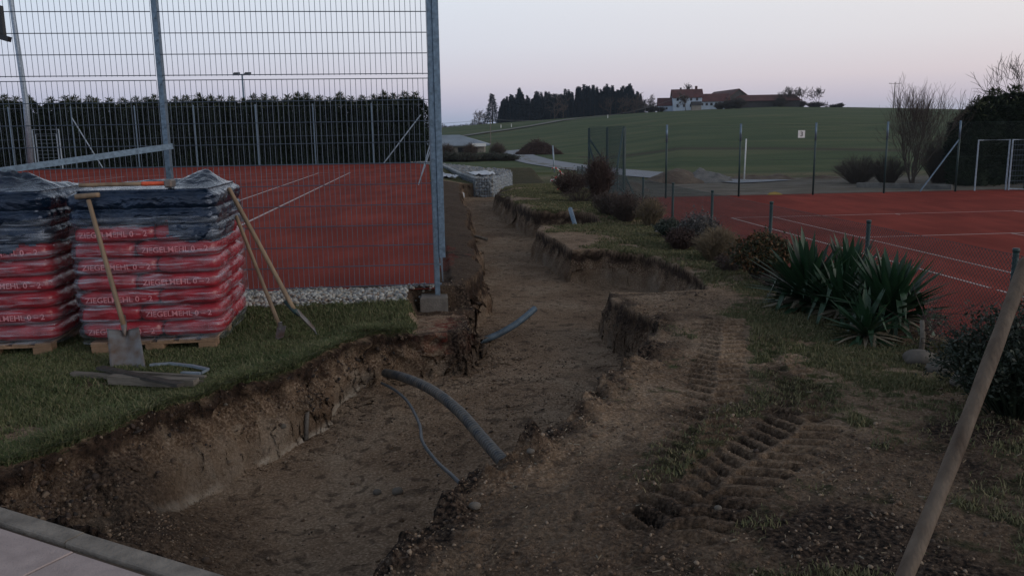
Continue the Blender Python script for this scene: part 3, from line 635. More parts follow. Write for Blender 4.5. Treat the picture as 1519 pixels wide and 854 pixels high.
for i in range(3):
    for z0, z1 in ((.235, zj), (zj+.045, 4.05)):
        under(panel('p', 0, -.06-i*2.56, 'n', 2.5, z0, z1).build('mesh_panel', M['wire']), fx)
for i in range(13):
    for z0, z1 in ((.235, zj), (zj+.045, 4.05)):
        if i > 5 and z0 > 1: pass
        b_ = MB(); L_ = 2.5
        P = lambda t_, z: AP(.12+i*2.56+t_, .03, z)
        st = .05 if i < 3 else .1
        for k in range(int(L_/st)+1): b_.tube([P(k*st, z0), P(k*st, z1)], .0026*(st/.05)**.5, 3, False)
        for j in range(int(round((z1-z0)/.2))+1): b_.tube([P(0, z0+j*.2), P(L_, z0+j*.2)], .0045, 3, False)
        under(b_.build('mesh_panel', M['wire']), fx)
for i in range(4):
    b_ = MB(); c_ = AP(.055, -.03-i*2.56, 0)
    b_.hull([(x_,y_,z_) for x_,y_ in ((-.026,-.036),(-.022,-.04),(.022,-.04),(.026,-.036),(.026,.036),(.022,.04),(-.022,.04),(-.026,.036)) for z_ in (-.12 if i == 0 else .08,4.1)], (c_.x,c_.y,0), PHI)
    po = under(b_.build('post', M['galv']), fx)
    for j in range(18 if i < 2 else 0):
        bb = MB(); z = .235+.2*j; p = AP(.0, -.03-i*2.56+(.0 if i else .035), z); bb.tube([p, p-Vector((*(E*.02),0))], .010, 6); under(bb.build('clamp_bolt', M['galv']), fx)
    if i: bb = MB(); bb.box((c_.x,c_.y,.02),(.3,.3,.3),PHI); under(bb.build('footing', M['concrete']), fx)
# the side run's own end post, standing outside the corner and ending above the soil
b_ = MB(); c_ = AP(.06, .028, 0)
b_.hull([(x_,y_,z_) for x_,y_ in ((-.032,-.05),(-.028,-.056),(.028,-.056),(.032,-.05),(.032,.05),(.028,.056),(-.028,.056),(-.032,.05)) for z_ in (.50,3.03)], (c_.x,c_.y,0), PHI)
under(b_.build('end_post', M['galv']), fx)
b_ = MB(); c_ = AP(.0, -.01, -.05); b_.hull([(a,b2,z_) for a in (-.20,.08) for b2 in (-.10,.15) for z_ in (-.3,.15)]+[(-.185,-.085,.165),(.065,-.085,.165),(-.185,.13,.165)], tuple(c_), PHI)
under(b_.build('footing', M['concrete'], None, False), fx)
for i in range(1,13):
    b_ = MB(); c_ = AP(i*2.56+.1, .06, 0); b_.box((c_.x,c_.y,2.05),(.06,.06,4.1),PHI); under(b_.build('post', M['galv']), fx)
for a0,z0,a1,z1 in ((18.9,1.4,18.7,.17),(19.6,1.2,19.4,.17)):
    b_ = MB(); b_.tube([AP(a0, .0, z0), AP(a1, -.40, z1)], .018, 6); under(b_.build('brace', M['lgalv']), fx)
# dark bracket on the fence at the left frame edge
b_ = MB(); p0 = dp(3, 14, 7.85); 
b_.box((p0.x-.03, 7.85, p0.z-.10), (.06,.05,.26)); b_.box((p0.x+.0, 7.83, p0.z-.25), (.10,.06,.045), 0, Matrix.Rotation(R(18),3,'Y'))
tag(b_.build('bracket', M['black']), 'small black angled bracket fixed high on the fence at the left edge', 'bracket')
# ------------------------------------------------------------------ far side of the left court
ff = empty('court_back_fence', AP(41,-12,.15), 0, 'far grey post and wire fence in front of the dark thuja hedge', 'fence')
YB = 41.2
def NX(px): # n coordinate on the far fence line for a measured column
    best = min(((abs((AP(YB,n_/10,0).x/AP(YB,n_/10,0).y*FPX+759.5)-px), n_/10) for n_ in range(-400, 60))); return best[1]
fposts = [33,125,217,302,390,475,560,-70,-160]
for px in fposts:
    b_ = MB(); n_ = NX(px); b_.tube([AP(YB,n_,0), AP(YB,n_,3.6)], .05 if px == 390 else .038, 6); under(b_.build('post', M['galv']), ff)
n0, n1 = NX(-160), -.3
b_ = MB()
for z in (.2,1.8,3.5): b_.tube([AP(YB,n0,z), AP(YB,n1,z)], .012, 4)
for k in range(int((n1-n0)/.25)): b_.tube([AP(YB,n0+k*.25,.2), AP(YB,n0+k*.25,3.5)], .003, 3, False)
under(b_.build('wire_net', M['wire']), ff)
for pa,pb in ((125,165),(602,641)):
    b_ = MB(); b_.tube([AP(YB,NX(pa) if pa < 300 else -.4,3.0 if pa<300 else 2.9), AP(YB-.3,NX(pb) if pb<300 else -2.6,.2)], .035, 6); under(b_.build('brace', M['lgalv']), ff)
gt = empty('gate', AP(YB-.15,NX(85),.15), 0, 'small grey framed gate standing before the thuja hedge at far left', 'gate')
ga, gb = NX(65), NX(105)
for nm, z0, z1, na, nb, r_ in (('gate_frame',.2,2.35,ga,gb,.04),('gate_leaf',.35,2.1,ga+.15,gb-.15,.025)):
    b_ = MB(); b_.tube([AP(YB-.15,na,z0),AP(YB-.15,na,z1),AP(YB-.15,nb,z1),AP(YB-.15,nb,z0)], r_, 6); 
    if nm == 'gate_leaf':
        for k in range(9): b_.tube([AP(YB-.15,na,.4+k*.2),AP(YB-.15,nb,.4+k*.2)],.006,4)
    under(b_.build(nm, M['lgalv']), gt)
# ------------------------------------------------------------------ pallets, bags, film
rnd = random.Random(11)
LH = .1315; PW, PD = 1.09, 1.2; ZP = .108
def bag_y(u, w, p=3.4): return (np.clip(1-np.abs(u)**7-np.abs(w)**2.6, 0, 1))**(1/3.2)
def even(e, n, a, b):
    t_ = np.linspace(-math.pi, math.pi, 40001); s_ = lambda q: np.sign(q)*np.abs(q)**e
    x, y = a*s_(np.cos(t_)), b*s_(np.sin(t_)); L_ = np.concatenate([[0], np.cumsum(np.hypot(np.diff(x), np.diff(y)))])
    return np.interp(np.linspace(0, L_[-1], n+1)[:-1], L_, t_)
def bag_mesh(a, b, c, seed):
    nu, nv = 72, 22; V = []
    U = even(.28, nu, a, b); Wv = np.linspace(-math.pi/2, math.pi/2, nv)
    sg = lambda t_, e: np.sign(t_)*np.abs(t_)**e
    uu, ww = np.meshgrid(U, Wv, indexing='ij')
    cx = sg(np.cos(ww), .45); x = a*cx*sg(np.cos(uu), .28); y = b*cx*sg(np.sin(uu), .28); z = c*sg(np.sin(ww), .62)
    wr = fbm(x*7+seed*3, z*22+y*9, 3, seed)*.010+fbm(x*20+y*20, z*30+seed, 2, seed+5)*.004
    s_ = 1+wr/np.maximum(b,.1)*1.2; x = x*s_; y = y*s_; z = z+fbm(x*5+seed, y*5, 2, seed+9)*.010
    V = np.stack([x,y,z],-1).reshape(-1,3); F = []
    for i in range(nu):
        for j in range(nv-1):
            i2 = (i+1) % nu; F.append((i*nv+j, i2*nv+j, i2*nv+j+1, i*nv+j+1))
    return V, F
TV, TF = text_obj('ZIEGELMEHL 0 – 2', .062)
ORD = ['bottom','second','third','fourth','fifth','sixth','seventh','eighth','top']
def pallet(cx, cy, side):
    org = Vector((cx, cy, 0)); rot = PHI+.03
    t_ = empty('pallet', (cx,cy,-.02), rot, f'wooden pallet under the {side} stack of red bags', 'pallet')
    for j, y_ in enumerate((-.52,0,.52)):
        for i, x_ in enumerate((-.42,0,.42)):
            if j == 1 and i == 1: continue
            b_ = MB(); b_.box((x_,y_,.05),(.145,.12,.078),0,None,.004); b_.build('block', M['pallet'], t_)
        b_ = MB(); b_.box((0,y_,.0995),(.985,.12,.017)); b_.build('stringer_board', M['pallet'], t_)
    for k in range(6):
        b_ = MB(); b_.box((-.43+k*.172,0,.117),(.12,1.16,.016)); b_.build('deck_board', M['pallet'], t_)
    Mx = Matrix.Translation((cx,cy,0)) @ Matrix.Rotation(rot,4,'Z')
    for l in range(9):
        zc = ZP+.02+LH*(l+.5); odd = l % 2 == 0
        wl = .62 if odd else .45
        rows = [(-PW/2+wl/2, wl, -.3, 'left', 'front'), (PW/2-(PW-wl)/2, PW-wl, -.3, 'right', 'front'), (PW/2-(PW-wl)/2, PW-wl, .3, 'right', 'back')]
        for bx, w_, by, sd_, fb in rows:
            V, F = bag_mesh(w_/2+(.012 if l < 7 else -.004), .303 if l < 7 else .29, LH/2*(1.16 if l < 7 else 1.0), l*7+int(bx*10)+(3 if side == 'left' else 0))
            b_ = MB(); b_.add(V, F); o = b_.build('brick_dust_bag', M['bag'], None, True)
            o.matrix_world = Mx @ Matrix.Translation((bx+rnd.uniform(-.008,.008), by+rnd.uniform(-.006,.004), zc)) @ Matrix.Rotation(rnd.uniform(-.012,.012),4,'Y')
            lay = ORD[l]+' layer' if l else 'bottom layer'
            tag(o, f'red plastic bag, {fb} {sd_} in the {lay} of the {side} stack', 'bag', 'bags of brick dust stacked on the pallets')
            if fb == 'front' and ((odd and sd_ == 'left') or (not odd and sd_ == 'right')) and l < 8:
                tv = TV.copy(); tv[:,0] -= (TV[:,0].max()+TV[:,0].min())/2; tv[:,1] -= .02
                sc = .52/(TV[:,0].max()-TV[:,0].min()); tv[:,0] *= sc
                u = tv[:,0]/(w_/2+.012); w2 = tv[:,1]/(LH/2*1.16)
                xx = tv[:,0]; zz_ = tv[:,1]
                # front surface of the same pillow shape, by searching its mesh columns
                Fv = V[V[:,1] < -.1]
                yy = np.array([Fv[np.argmin((Fv[:,0]-a_)**2+(Fv[:,2]-b2)**2),1] for a_, b2 in zip(xx, zz_)])
                ys = np.array([np.min(yy[(np.abs(xx-a_) < .025) & (np.abs(zz_-b2) < .03)]) for a_, b2 in zip(xx, zz_)])
                tb = MB(); tb.add(np.stack([xx, ys-.007, zz_], 1), TF); tb.build('printed_text', M['ink'], o)
    # stretch film all round: a thin skin following the bags
    def skin(z0, z1, infl, nz, seed, m, name, cut=None, nth=180, topz=None):
        V = []; th = even(.17, nth, PW/2, PD/2); zs = np.linspace(z0, z1, nz)
        sg = lambda t2, e: np.sign(t2)*np.abs(t2)**e
        T, Z = np.meshgrid(th, zs, indexing='ij')
        bx_ = sg(np.cos(T), .17)*(PW/2+.012+infl); by_ = sg(np.sin(T), .17)*(PD/2+.004+infl)
        ph = (Z-ZP-.02)/LH; fr = np.abs((ph % 1)*2-1)
        pinch = -.022*fr**3
        rnz = fbm(bx_*7+by_*7+seed, Z*16, 3, seed)*.014+fbm(bx_*24-by_*24, Z*40+bx_*30, 2, seed+1)*.006
        k_ = 1+(pinch+rnz)/.6-(.09*ss(z1-.07,z1,Z)**2 if topz is not None else 0); x = bx_*k_; y = by_*k_
        V = np.stack([x,y,Z],-1); F = []
        for i in range(nth):
            i2 = (i+1) % nth
            for j in range(nz-1):
                if cut and not cut(x[i,j], y[i,j], zs[j]): continue
                F.append((i*nz+j, i2*nz+j, i2*nz+j+1, i*nz+j+1))
        b_ = MB(); b_.add(V.reshape(-1,3), F)
        if topz is not None: # gathered top sheet
            ng = 60; gx, gy = np.meshgrid(np.linspace(-1,1,ng), np.linspace(-1,1,ng), indexing='ij')
            # squircle map
            X = gx*(PW/2+.01+infl)*.905*(1-.03*gy**6); Y = gy*(PD/2+.0+infl)*.905*(1-.03*gx**6)
            edge = np.maximum(np.abs(gx), np.abs(gy))**10
            Zt = topz(X, Y)*(1-edge)+(z1+.0)*edge
            f2 = [(i*ng+j, (i+1)*ng+j, (i+1)*ng+j+1, i*ng+j+1) for i in range(ng-1) for j in range(ng-1)]
            b_.add(np.stack([X,Y,Zt],-1).reshape(-1,3), f2)
        o = b_.build(name, m, None, True); o.matrix_world = Mx; return o
    ztop = ZP+.02+LH*9
    if side == 'right':
        cut = lambda x, y, z: z > (ZP+.02+LH*(7.02 if x < .18 else 5.95)+.012*math.sin(x*31)+(.05*math.exp(-((x-.2)/.05)**2)) if y < .0 else ZP+LH*6.6+.03*math.sin(y*9))
        tz = lambda X, Y: ztop+.015+.02*fbm(X*4,Y*4,3,5)+.10*np.exp(-((X-.33)/.20)**2-((Y-.15)/.3)**2)*(1+.5*fbm(X*9,Y*9,3,6))+.05*np.exp(-((X+.1)/.4)**2-((Y-.3)/.12)**2)
    else:
        cut = lambda x, y, z: z > (ZP+.02+LH*(7.0 if x < .08 else (5.35+abs(x-.2)*3 if x < .33 else 5.95))+.015*math.sin(x*40) if y < 0 else ZP+LH*6.2)
        tz = lambda X, Y: ztop+.03+.03*fbm(X*4,Y*4,3,15)+.13*np.exp(-((X-.05)/.40)**2-((Y+.05)/.3)**2)*(1+.5*fbm(X*8,Y*8,3,16))
    h = skin(ZP+LH*5.2, ztop+.02, .019, 64, 31 if side == 'left' else 47, M['hood'], 'plastic_hood', cut, 180, tz)
    tag(h, f'glossy black plastic hood pulled over the top of the {side} bag stack, lower edge torn', 'plastic cover', 'black hoods over the bag stacks')
    f = skin(ZP-.005, ZP+LH*7.7, .027, 84, 63 if side == 'left' else 71, M['film'], 'stretch_film')
    tag(f, f'clear stretch film wound tightly round the {side} bag stack', 'stretch film', 'stretch film round the bag stacks')
    return Mx
FRY = 6.645
c2 = Vector((-2.956, FRY, 0))+Vector((*(E*.6),0)); M2 = pallet(c2.x, c2.y, 'right')
c1 = Vector((-4.27, FRY-.10, 0))+Vector((*(E*.6),0)); M1 = pallet(c1.x, c1.y, 'left')
# ------------------------------------------------------------------ tools
def rod(name, a, b_, r0, r1, m, parent=None, n=10, bend=0, k=8):
    a = Vector(a); b_ = Vector(b_); P = []; rr = []
    for i in range(k+1):
        u = i/k; P.append(a.lerp(b_, u)+Vector((0,0,bend*math.sin(math.pi*u)))); rr.append(r0+(r1-r0)*u)
    rr[0] *= .75; P.insert(1, P[0].lerp(P[1], .06)); rr.insert(1, r0)
    return MB().tube(P, rr, n).build(name, m, parent, True)
# spade with T grip leaning on the right stack
sp = empty('spade', dp(192,545,6.55), 0, 'square bladed spade with a wooden T grip leaning on the right bag stack', 'spade')
top = dp(131,296,6.54); sock = dp(184,484,6.42); bot = gp(192,547,.0)
under(rod('handle', top, sock, .0175, .0195, M['wood']), sp)
gl, gr2 = dp(112,292,6.54), dp(147,289,6.53)
under(rod('grip', gl, gr2, .021, .019, M['wood']), sp)
# blade: folded sheet with a rounded socket
d = (bot-sock).normalized(); rt = Vector((1,0,.04)).normalized(); nrm = rt.cross(d).normalized()
nx_, ny_ = 15, 18; V = []; Wb = .27; Hb = (bot-sock).length-.02
b0 = sock+d*.03
for layer in (0, .0035):
    for j in range(ny_):
        for i in range(nx_):
            u = i/(nx_-1)*2-1; v = j/(ny_-1)
            wv = Wb/2*(.93+.07*v); z_ = .030*(u*u)-.028*math.exp(-(u/.16)**2)*max(0,1-v*1.5)
            V.append(tuple(b0+rt*(u*wv)+d*(v*Hb+.006*math.sin(u*9)*v)+nrm*(-z_)+nrm*layer))
F = [(o_+j*nx_+i, o_+j*nx_+i+1, o_+(j+1)*nx_+i+1, o_+(j+1)*nx_+i) for o_ in (0, nx_*ny_) for j in range(ny_-1) for i in range(nx_-1)]
n0_ = nx_*ny_
for j in range(ny_-1): F += [(j*nx_, (j+1)*nx_, n0_+(j+1)*nx_, n0_+j*nx_), (j*nx_+nx_-1, n0_+j*nx_+nx_-1, n0_+(j+1)*nx_+nx_-1, (j+1)*nx_+nx_-1)]
for i in range(nx_-1): F += [(i, n0_+i, n0_+i+1, i+1), ((ny_-1)*nx_+i, (ny_-1)*nx_+i+1, n0_+(ny_-1)*nx_+i+1, n0_+(ny_-1)*nx_+i)]
under(MB().add(V, F).build('blade', M['steel'], None, True), sp)
under(MB().tube([sock-d*.10, sock, sock+d*.09-nrm*.01], [.021,.024,.008], 10).build('socket', M['steel'], None, True), sp)
# sledge hammer lying on the right stack
zt = 1.405
h0 = dp(117,275,6.76); h1 = dp(246,272,6.84)
sh = empty('sledge_hammer', h1, 0, 'sledge hammer with orange painted neck lying across the right bag stack', 'hammer')
m1 = h0.lerp(h1, .72)
under(rod('handle', h0, m1, .017, .0165, M['wood']), sh)
under(rod('painted_neck', m1, h1, .0185, .018, M['orange']), sh)
b_ = MB(); hc = dp(252,272,6.84); b_.box(tuple(hc), (.062,.13,.066), R(6), None, .012); under(b_.build('head', M['steel']), sh)
# rectangular steel tube across the stacks, ending in front of the fence post
p0, p1 = dp(-60,262,7.0), dp(256,217,7.95)
b_ = MB(); d = (p1-p0); q = d.to_track_quat('Y','Z').to_matrix()
Lb = d.length
for y_, x_, z_, sx_, sy_, sz_ in ((0,-.018,0,.003,Lb,.046),(0,.018,0,.003,Lb,.046),(0,0,.0245,.039,Lb,.003),(0,0,-.0245,.039,Lb,.003)):
    b_.box(tuple(p0.lerp(p1,.5)+q @ Vector((x_,0,z_))), (sx_,sy_,sz_), 0, q)
tag(b_.build('steel_tube', M['galv']), 'long grey rectangular steel tube resting on the left bag stack, tipped up to the fence', 'steel tube')
# shovel (edge on) and hoe leaning on the right side of the stack
a_, c_ = dp(339,279,7.30), dp(437,461,6.95); e_ = dp(470,496,6.86)
sv = empty('shovel', e_, 0, 'long handled shovel seen edge on, leaning against the right side of the bags', 'shovel')
under(rod('handle', a_, c_, .019, .020, M['wood'], bend=.006), sv)
d = (e_-c_).normalized(); side = Vector((-.235,.97,0)).normalized(); nr = d.cross(side).normalized(); V = []
for lay in (0,.004):
    for j in range(9):
        for i in range(9):
            u = i/4-1; v = j/8; V.append(tuple(c_+d*(.02+v*((e_-c_).length-.02)*(1-.15*abs(u)*(v > .7)))+side*u*.10*(1-.45*max(0,v-.5))+nr*(lay+.015*u*u)))
F = [(o_+j*9+i, o_+j*9+i+1, o_+j*9+i+10, o_+j*9+i+9) for o_ in (0,81) for j in range(8) for i in range(8)]
for j in range(8): F += [(j*9,j*9+9,81+j*9+9,81+j*9),(j*9+8,81+j*9+8,81+j*9+17,j*9+17)]
for i in range(8): F += [(i,81+i,82+i,i+1),(72+i,73+i,154+i,153+i)]
under(MB().add(V,F).build('blade', M['steel'], None, True), sv)
under(MB().tube([c_-d*.12, c_, c_+d*.06],[.021,.023,.01],8).build('socket', M['green_metal'], None, True), sv)
a_, c_ = dp(350,320,7.36), dp(416,486,7.02)
ho = empty('hoe', c_, 0, 'garden hoe with a rusty blade leaning against the bags beside the shovel', 'hoe')
under(rod('handle', a_, c_, .0165, .018, M['wood'], bend=-.004), ho)
q0, q1, q2, q3 = dp(411,484,7.04), dp(424,484,7.0), dp(420,500,6.93), dp(408,505,6.95)
b_ = MB(); dz = Vector((.003,.006,.003)); b_.add([tuple(p) for p in (q0,q1,q2,q3,q0+dz,q1+dz,q2+dz,q3+dz)], [(0,1,2,3),(7,6,5,4),(0,4,5,1),(1,5,6,2),(2,6,7,3),(3,7,4,0)])
b_.tube([c_+Vector((0,0,.05)), c_, q0.lerp(q2,.4)], [.019,.02,.012], 8)
under(b_.build('blade', M['steel']), ho)
M['board_dark'] = mat('dark_wet_wood', (.05,.043,.036), .7, 0, .3, 20, .3, 60)
# boards and bent strip on the grass
def board(a, b_, w, t_, m, lab, name='board', z=.02, tip=False):
    A = gp(*a, z); B = gp(*b_, z+.005); d = (B-A); ang = math.atan2(d.y, d.x); L_ = d.length; k = MB()
    x_ = L_/2; P = [(-x_,-w/2,0),(-x_,w/2,0),(-x_,-w/2,t_),(-x_,w/2,t_),(x_,-w/2,0),(x_,w/2,0),(x_,-w/2,t_),(x_,w/2,t_)]
    if tip: P = P[:4]+[(x_-.1,-w/2,0),(x_-.1,w/2,0),(x_-.1,-w/2,t_),(x_-.1,w/2,t_),(x_,0,0),(x_,0,t_)]
    Mr = Matrix.Rotation(ang,3,'Z') @ Matrix.Rotation(-math.asin((B.z-A.z)/L_),3,'Y')
    k.hull(P, tuple((A+B)/2), 0, Mr)
    return tag(k.build(name, m), lab, 'board', 'old boards lying in the grass')
board((108,557),(303,570),.05,.03,M['wood_grey'],'long grey stake with a pointed end sticking out left of the boards','wooden_stake',.02,True)
board((148,547),(268,573),.06,.022,M['board_dark'],'dark board lying on top of the other boards near the trench lip','board',.062)
board((165,568),(292,574),.07,.06,M['wood_grey'],'wide weathered board lying nearest the trench lip','board',.015)
board((160,552),(305,561),.03,.02,M['wood_grey'],'narrow grey lath lying behind the other boards','wooden_lath',.03)
b_ = MB(); pts = [gp(*p, .03) for p in ((222,543),(250,541),(285,545),(307,550),(296,556),(268,555))]
V = []
for p in pts: V += [tuple(p), tuple(p+Vector((0,0,.018))), tuple(p+Vector((.012,.022,.018))), tuple(p+Vector((.012,.022,0)))]
F = [(i*4+k, i*4+(k+1)%4, i*4+4+(k+1)%4, i*4+4+k) for i in range(5) for k in range(4)]+[(0,1,2,3),(23,22,21,20)]
tag(b_.add(V,F).build('steel_strip', M['lgalv']), 'bent blue grey metal strip lying in the grass behind the boards', 'metal strip')
# ------------------------------------------------------------------ pipes in the trench
def spline(P, k=10):
    P = [Vector(p) for p in P]; Q = []
    for i in range(len(P)-1):
        p0,p1,p2,p3 = P[max(i-1,0)],P[i],P[i+1],P[min(i+2,len(P)-1)]
        for j in range(k):
            f = j/k; Q.append(.5*((2*p1)+(p2-p0)*f+(2*p0-5*p1+4*p2-p3)*f*f+(3*p1-p0-3*p2+p3)*f**3))
    Q.append(P[-1]); return Q
def corr(name, P, r, m, lab, cat, ribs=True):
    Q = spline(P, 60 if ribs else 12); rr = [r*(1+(.06 if (i % 4) < 2 else -.06)) if ribs else r for i in range(len(Q))]
    return tag(MB().tube(Q, rr, 14 if ribs else 8).build(name, m, None, True), lab, cat)
corr('drain_pipe', [dp(572,553,7.05), dp(600,560,6.6), dp(640,578,6.05), dp(680,609,5.5), dp(716,650,4.95), dp(752,691,4.42)], .037, M['pipe'], 'thick dusty black pipe bridging the trench from wall to bank', 'pipe')
corr('cable', [dp(566,568,6.75), dp(585,578,6.4), dp(605,596,6.0), dp(622,628,5.4), dp(627,655,5.02), dp(648,684,4.72), dp(672,706,4.3), gp(692,727,-.12)], .011, M['cable'], 'thin grey cable curving through the trench beside the thick pipe', 'cable', False)
corr('drain_pipe', [dp(690,510,8.6), dp(715,505,8.5), dp(742,494,8.6), dp(770,477,8.75), dp(793,458,9.0)], .034, M['bluepipe'], 'short bluish black pipe sticking out of the far side wall of the trench', 'pipe')
b_ = MB(); b_.tube([gp(681,344,-.37), gp(703,350,-.36), gp(722,355,-.38)], [.02,.028,.035], 7)
tag(b_.build('wooden_stick', M['wood_grey'], None, True), 'pale stick lying on the trench floor further back', 'stick')
b_ = MB(); b_.tube([dp(846,310,16.3), dp(853,334,15.7)], .045, 8)
tag(b_.build('upright_tube', M['galv'], None, True), 'short grey pipe standing in the far side bay of the trench', 'pipe')
b_ = MB(); b_.tube([dp(456,597,6.15), dp(454,652,6.0)], .017, 8)
tag(b_.build('upright_tube', M['concrete'], None, True), 'pale upright rod standing for a digger tooth mark on the near left trench wall', 'pipe')  # pale rod modelled in place of a digger tooth mark
# ------------------------------------------------------------------ wooden handle close to the camera
T_, B_ = dp(1524,384,1.50), dp(1331,854,1.25); dd = (B_-T_); k_ = (T_.z+.05)/-dd.z; G_ = T_+dd*k_
sl_ = empty('shovel', (G_.x,G_.y,0), 0, 'worn wooden tool handle standing close in front at the right edge', 'shovel')
P = []; rr = []
for i in range(40):
    u = i/39*.93; P.append(T_.lerp(G_,u)+Vector((.014*math.sin(u*7),0,.006*math.sin(u*11)))); rr.append(.0120+.0022*min(u*2.,1)+.0006*math.sin(i*1.7))
rr[0] = .008; P.insert(1, P[0].lerp(P[1], .2)); rr.insert(1, .0125)
under(MB().tube(P, rr, 20).build('handle', mat('handle_wood', (.075,.052,.036), .7, 0, .35, 26, .3, 120, stretch=(1,1,.35), col2=(.17,.13,.095), spec=.25), None, True), sl_)
dn = dd.normalized(); u_ = Vector((1,0,0)); u_ = (u_-dn*u_.dot(dn)).normalized(); w_ = dn.cross(u_); E0 = T_.lerp(G_,.90); V = []
for j in range(9):
    for i in range(9):
        u = i/4-1; v = j/8; V.append(tuple(E0+dn*(v*.30*(1-.25*u*u*v))+u_*u*.11+w_*.02*u*u))
F = [(j*9+i, j*9+i+1, j*9+i+10, j*9+i+9) for j in range(8) for i in range(8)]
under(MB().add(V,F).build('blade', M['steel'], None, True), sl_)
# ------------------------------------------------------------------ right court fences
lf = empty('low_chainlink_fence', (*(O2+E*6), -1), 0, 'low green chain-link fence running along the near side of the right court', 'fence')
def ymin(px):  # distance along the low fence for a measured column
    t_ = (px-759.5)/FPX; return 5.85/(t_*1.017+.0975)
lp = [1517,1290,1155,1066,1003,956]
ly = [8.27,11.1,14.3,17.3,20.1,22.9,26.,29.,32.]
for y_ in [2.6,5.4]+ly:
    b_ = MB(); x_ = 5.85-.0975*y_; b_.tube([(x_,y_,-1.1),(x_,y_,.50)], .03, 8); b_.tube([(x_,y_,.49),(x_,y_,.53)], .034, 8)
    under(b_.build('post', M['green_metal'], None, True), lf)
def chain(P0, P1, z0, z1, cell, r, nside=3):
    b_ = MB(); P0 = Vector(P0); P1 = Vector(P1); L_ = (P1-P0).length; d = (P1-P0)/L_; H = z1-z0
    n = int(L_/cell)
    for k in range(-int(H/cell), n+1):
        for sg in (1,-1):
            a = k*cell; s0 = max(0,-a); s1 = min(H, L_-a)
            if s1 <= s0: continue
            if sg > 0: b_.tube([(*(P0+d*(a+s0)).xy, z0+s0), (*(P0+d*(a+s1)).xy, z0+s1)], r, nside, False)
            else: b_.tube([(*(P0+d*(a+s0)).xy, z1-s0), (*(P0+d*(a+s1)).xy, z1-s1)], r, nside, False)
    return b_
X = lambda y_: 5.85-.0975*y_
b_ = chain((X(2.6)-.03,2.6,0),(X(33)-.03,33,0),-.98,.47,.055,.0027)
for z in (-.9,-.2,.47): b_.tube([(X(2.6)-.03,2.6,z),(X(33)-.03,33,z)], .0025, 4)
under(b_.build('wire_net', M['green_metal']), lf)
# tall back fence
def BF(px, dn=0):
    # back fence line: starts at (3.2,34.8), runs parallel to the base line
    t_ = (px-759.5)/FPX*1.017; x = t_*(34.8-3.2*.0975)/(1-t_*.0975); return Vector((x, 34.8+(x-3.2)*.0975, 0))
bf = empty('court_back_fence', (BF(1092).x, BF(1092).y, -1), 0, 'tall green post and net fence behind the right court', 'fence')
for px in (925,985,1091,1199,1302,1406,1506,1600):
    p = BF(px); b_ = MB(); b_.tube([(p.x,p.y,-1.1),(p.x,p.y,1.95)], .042, 8); under(b_.build('post', M['green_metal'] if px < 1000 else M['green_metal'], None, True), bf)
    b_ = MB(); b_.tube([(p.x,p.y,1.3 if px > 950 else 1.9),(p.x,p.y,2.02)], .044, 8)
    if px > 950: under(b_.build('post_top', M['galv'], None, True), bf)
p0, p1 = BF(925), BF(1620)
b_ = chain(p0, p1, -1, 1.95, .12, .0013)
for z in (-.95,.5,1.95): b_.tube([(p0.x,p0.y,z),(p1.x,p1.y,z)], .004, 4)
under(b_.build('wire_net', M['green_metal']), bf)
q = BF(1354); p = BF(1404)
for a, c_ in (((q.x,q.y-.05,-.95),(p.x,p.y-.05,1.2)), ((BF(936).x,BF(936).y-1.2,-.95),(BF(925).x,BF(925).y,.0))):
    under(MB().tube([a,c_], .035, 6).build('brace', M['galv'] if a[0] > 8 else M['green_metal']), bf)
sf = empty('side_net_fence', (BF(873).x, 35.2, -1), 0, 'dark green netted corner frame with slanting braces behind the dry bushes', 'fence')
P3 = [dp(874,190,36.5), dp(901,189,35.8), dp(926,188,34.4)]
for p in P3: under(MB().tube([(p.x,p.y,-1.05),(p.x,p.y,p.z)], .055, 8).build('post', M['green_metal']), sf)
for a, c_ in ((dp(908,297,33.2), dp(925,190,34.3)), (dp(875,207,36.3), dp(900,245,35.6)), (dp(905,262,34.6), dp(936,298,33.0)), (dp(873,212,36.2), dp(882,243,35.4))):
    under(MB().tube([a,c_], .045, 6).build('brace', M['green_metal']), sf)
b_ = MB()
for A_, B_ in ((P3[0],P3[1]),(P3[1],P3[2])):
    c_ = chain(A_, B_, -1, 2.0, .05, .004); b_.add(c_.v[0] if len(c_.v) == 1 else np.concatenate(c_.v), c_.f)
under(b_.build('wind_net', M['green_metal']), sf)
# number sign
p = dp(1189,199,BF(1189).y-.06); b_ = MB(); b_.box(tuple(p), (.30,.012,.31), PHI)
sg_ = tag(b_.build('number_sign', M['white']), 'small white sign with a black number 3 hanging on the tall back fence', 'sign')
tv, tf = text_obj('3', .27); tv = tv-np.array([(tv[:,0].max()+tv[:,0].min())/2, (tv[:,1].max()+tv[:,1].min())/2, 0])
b_ = MB(); b_.add(np.stack([p.x+tv[:,0]*math.cos(PHI), p.y-.012+tv[:,0]*math.sin(PHI)*1, p.z+tv[:,1]], 1), tf); b_.build('number', M['black'], sg_)
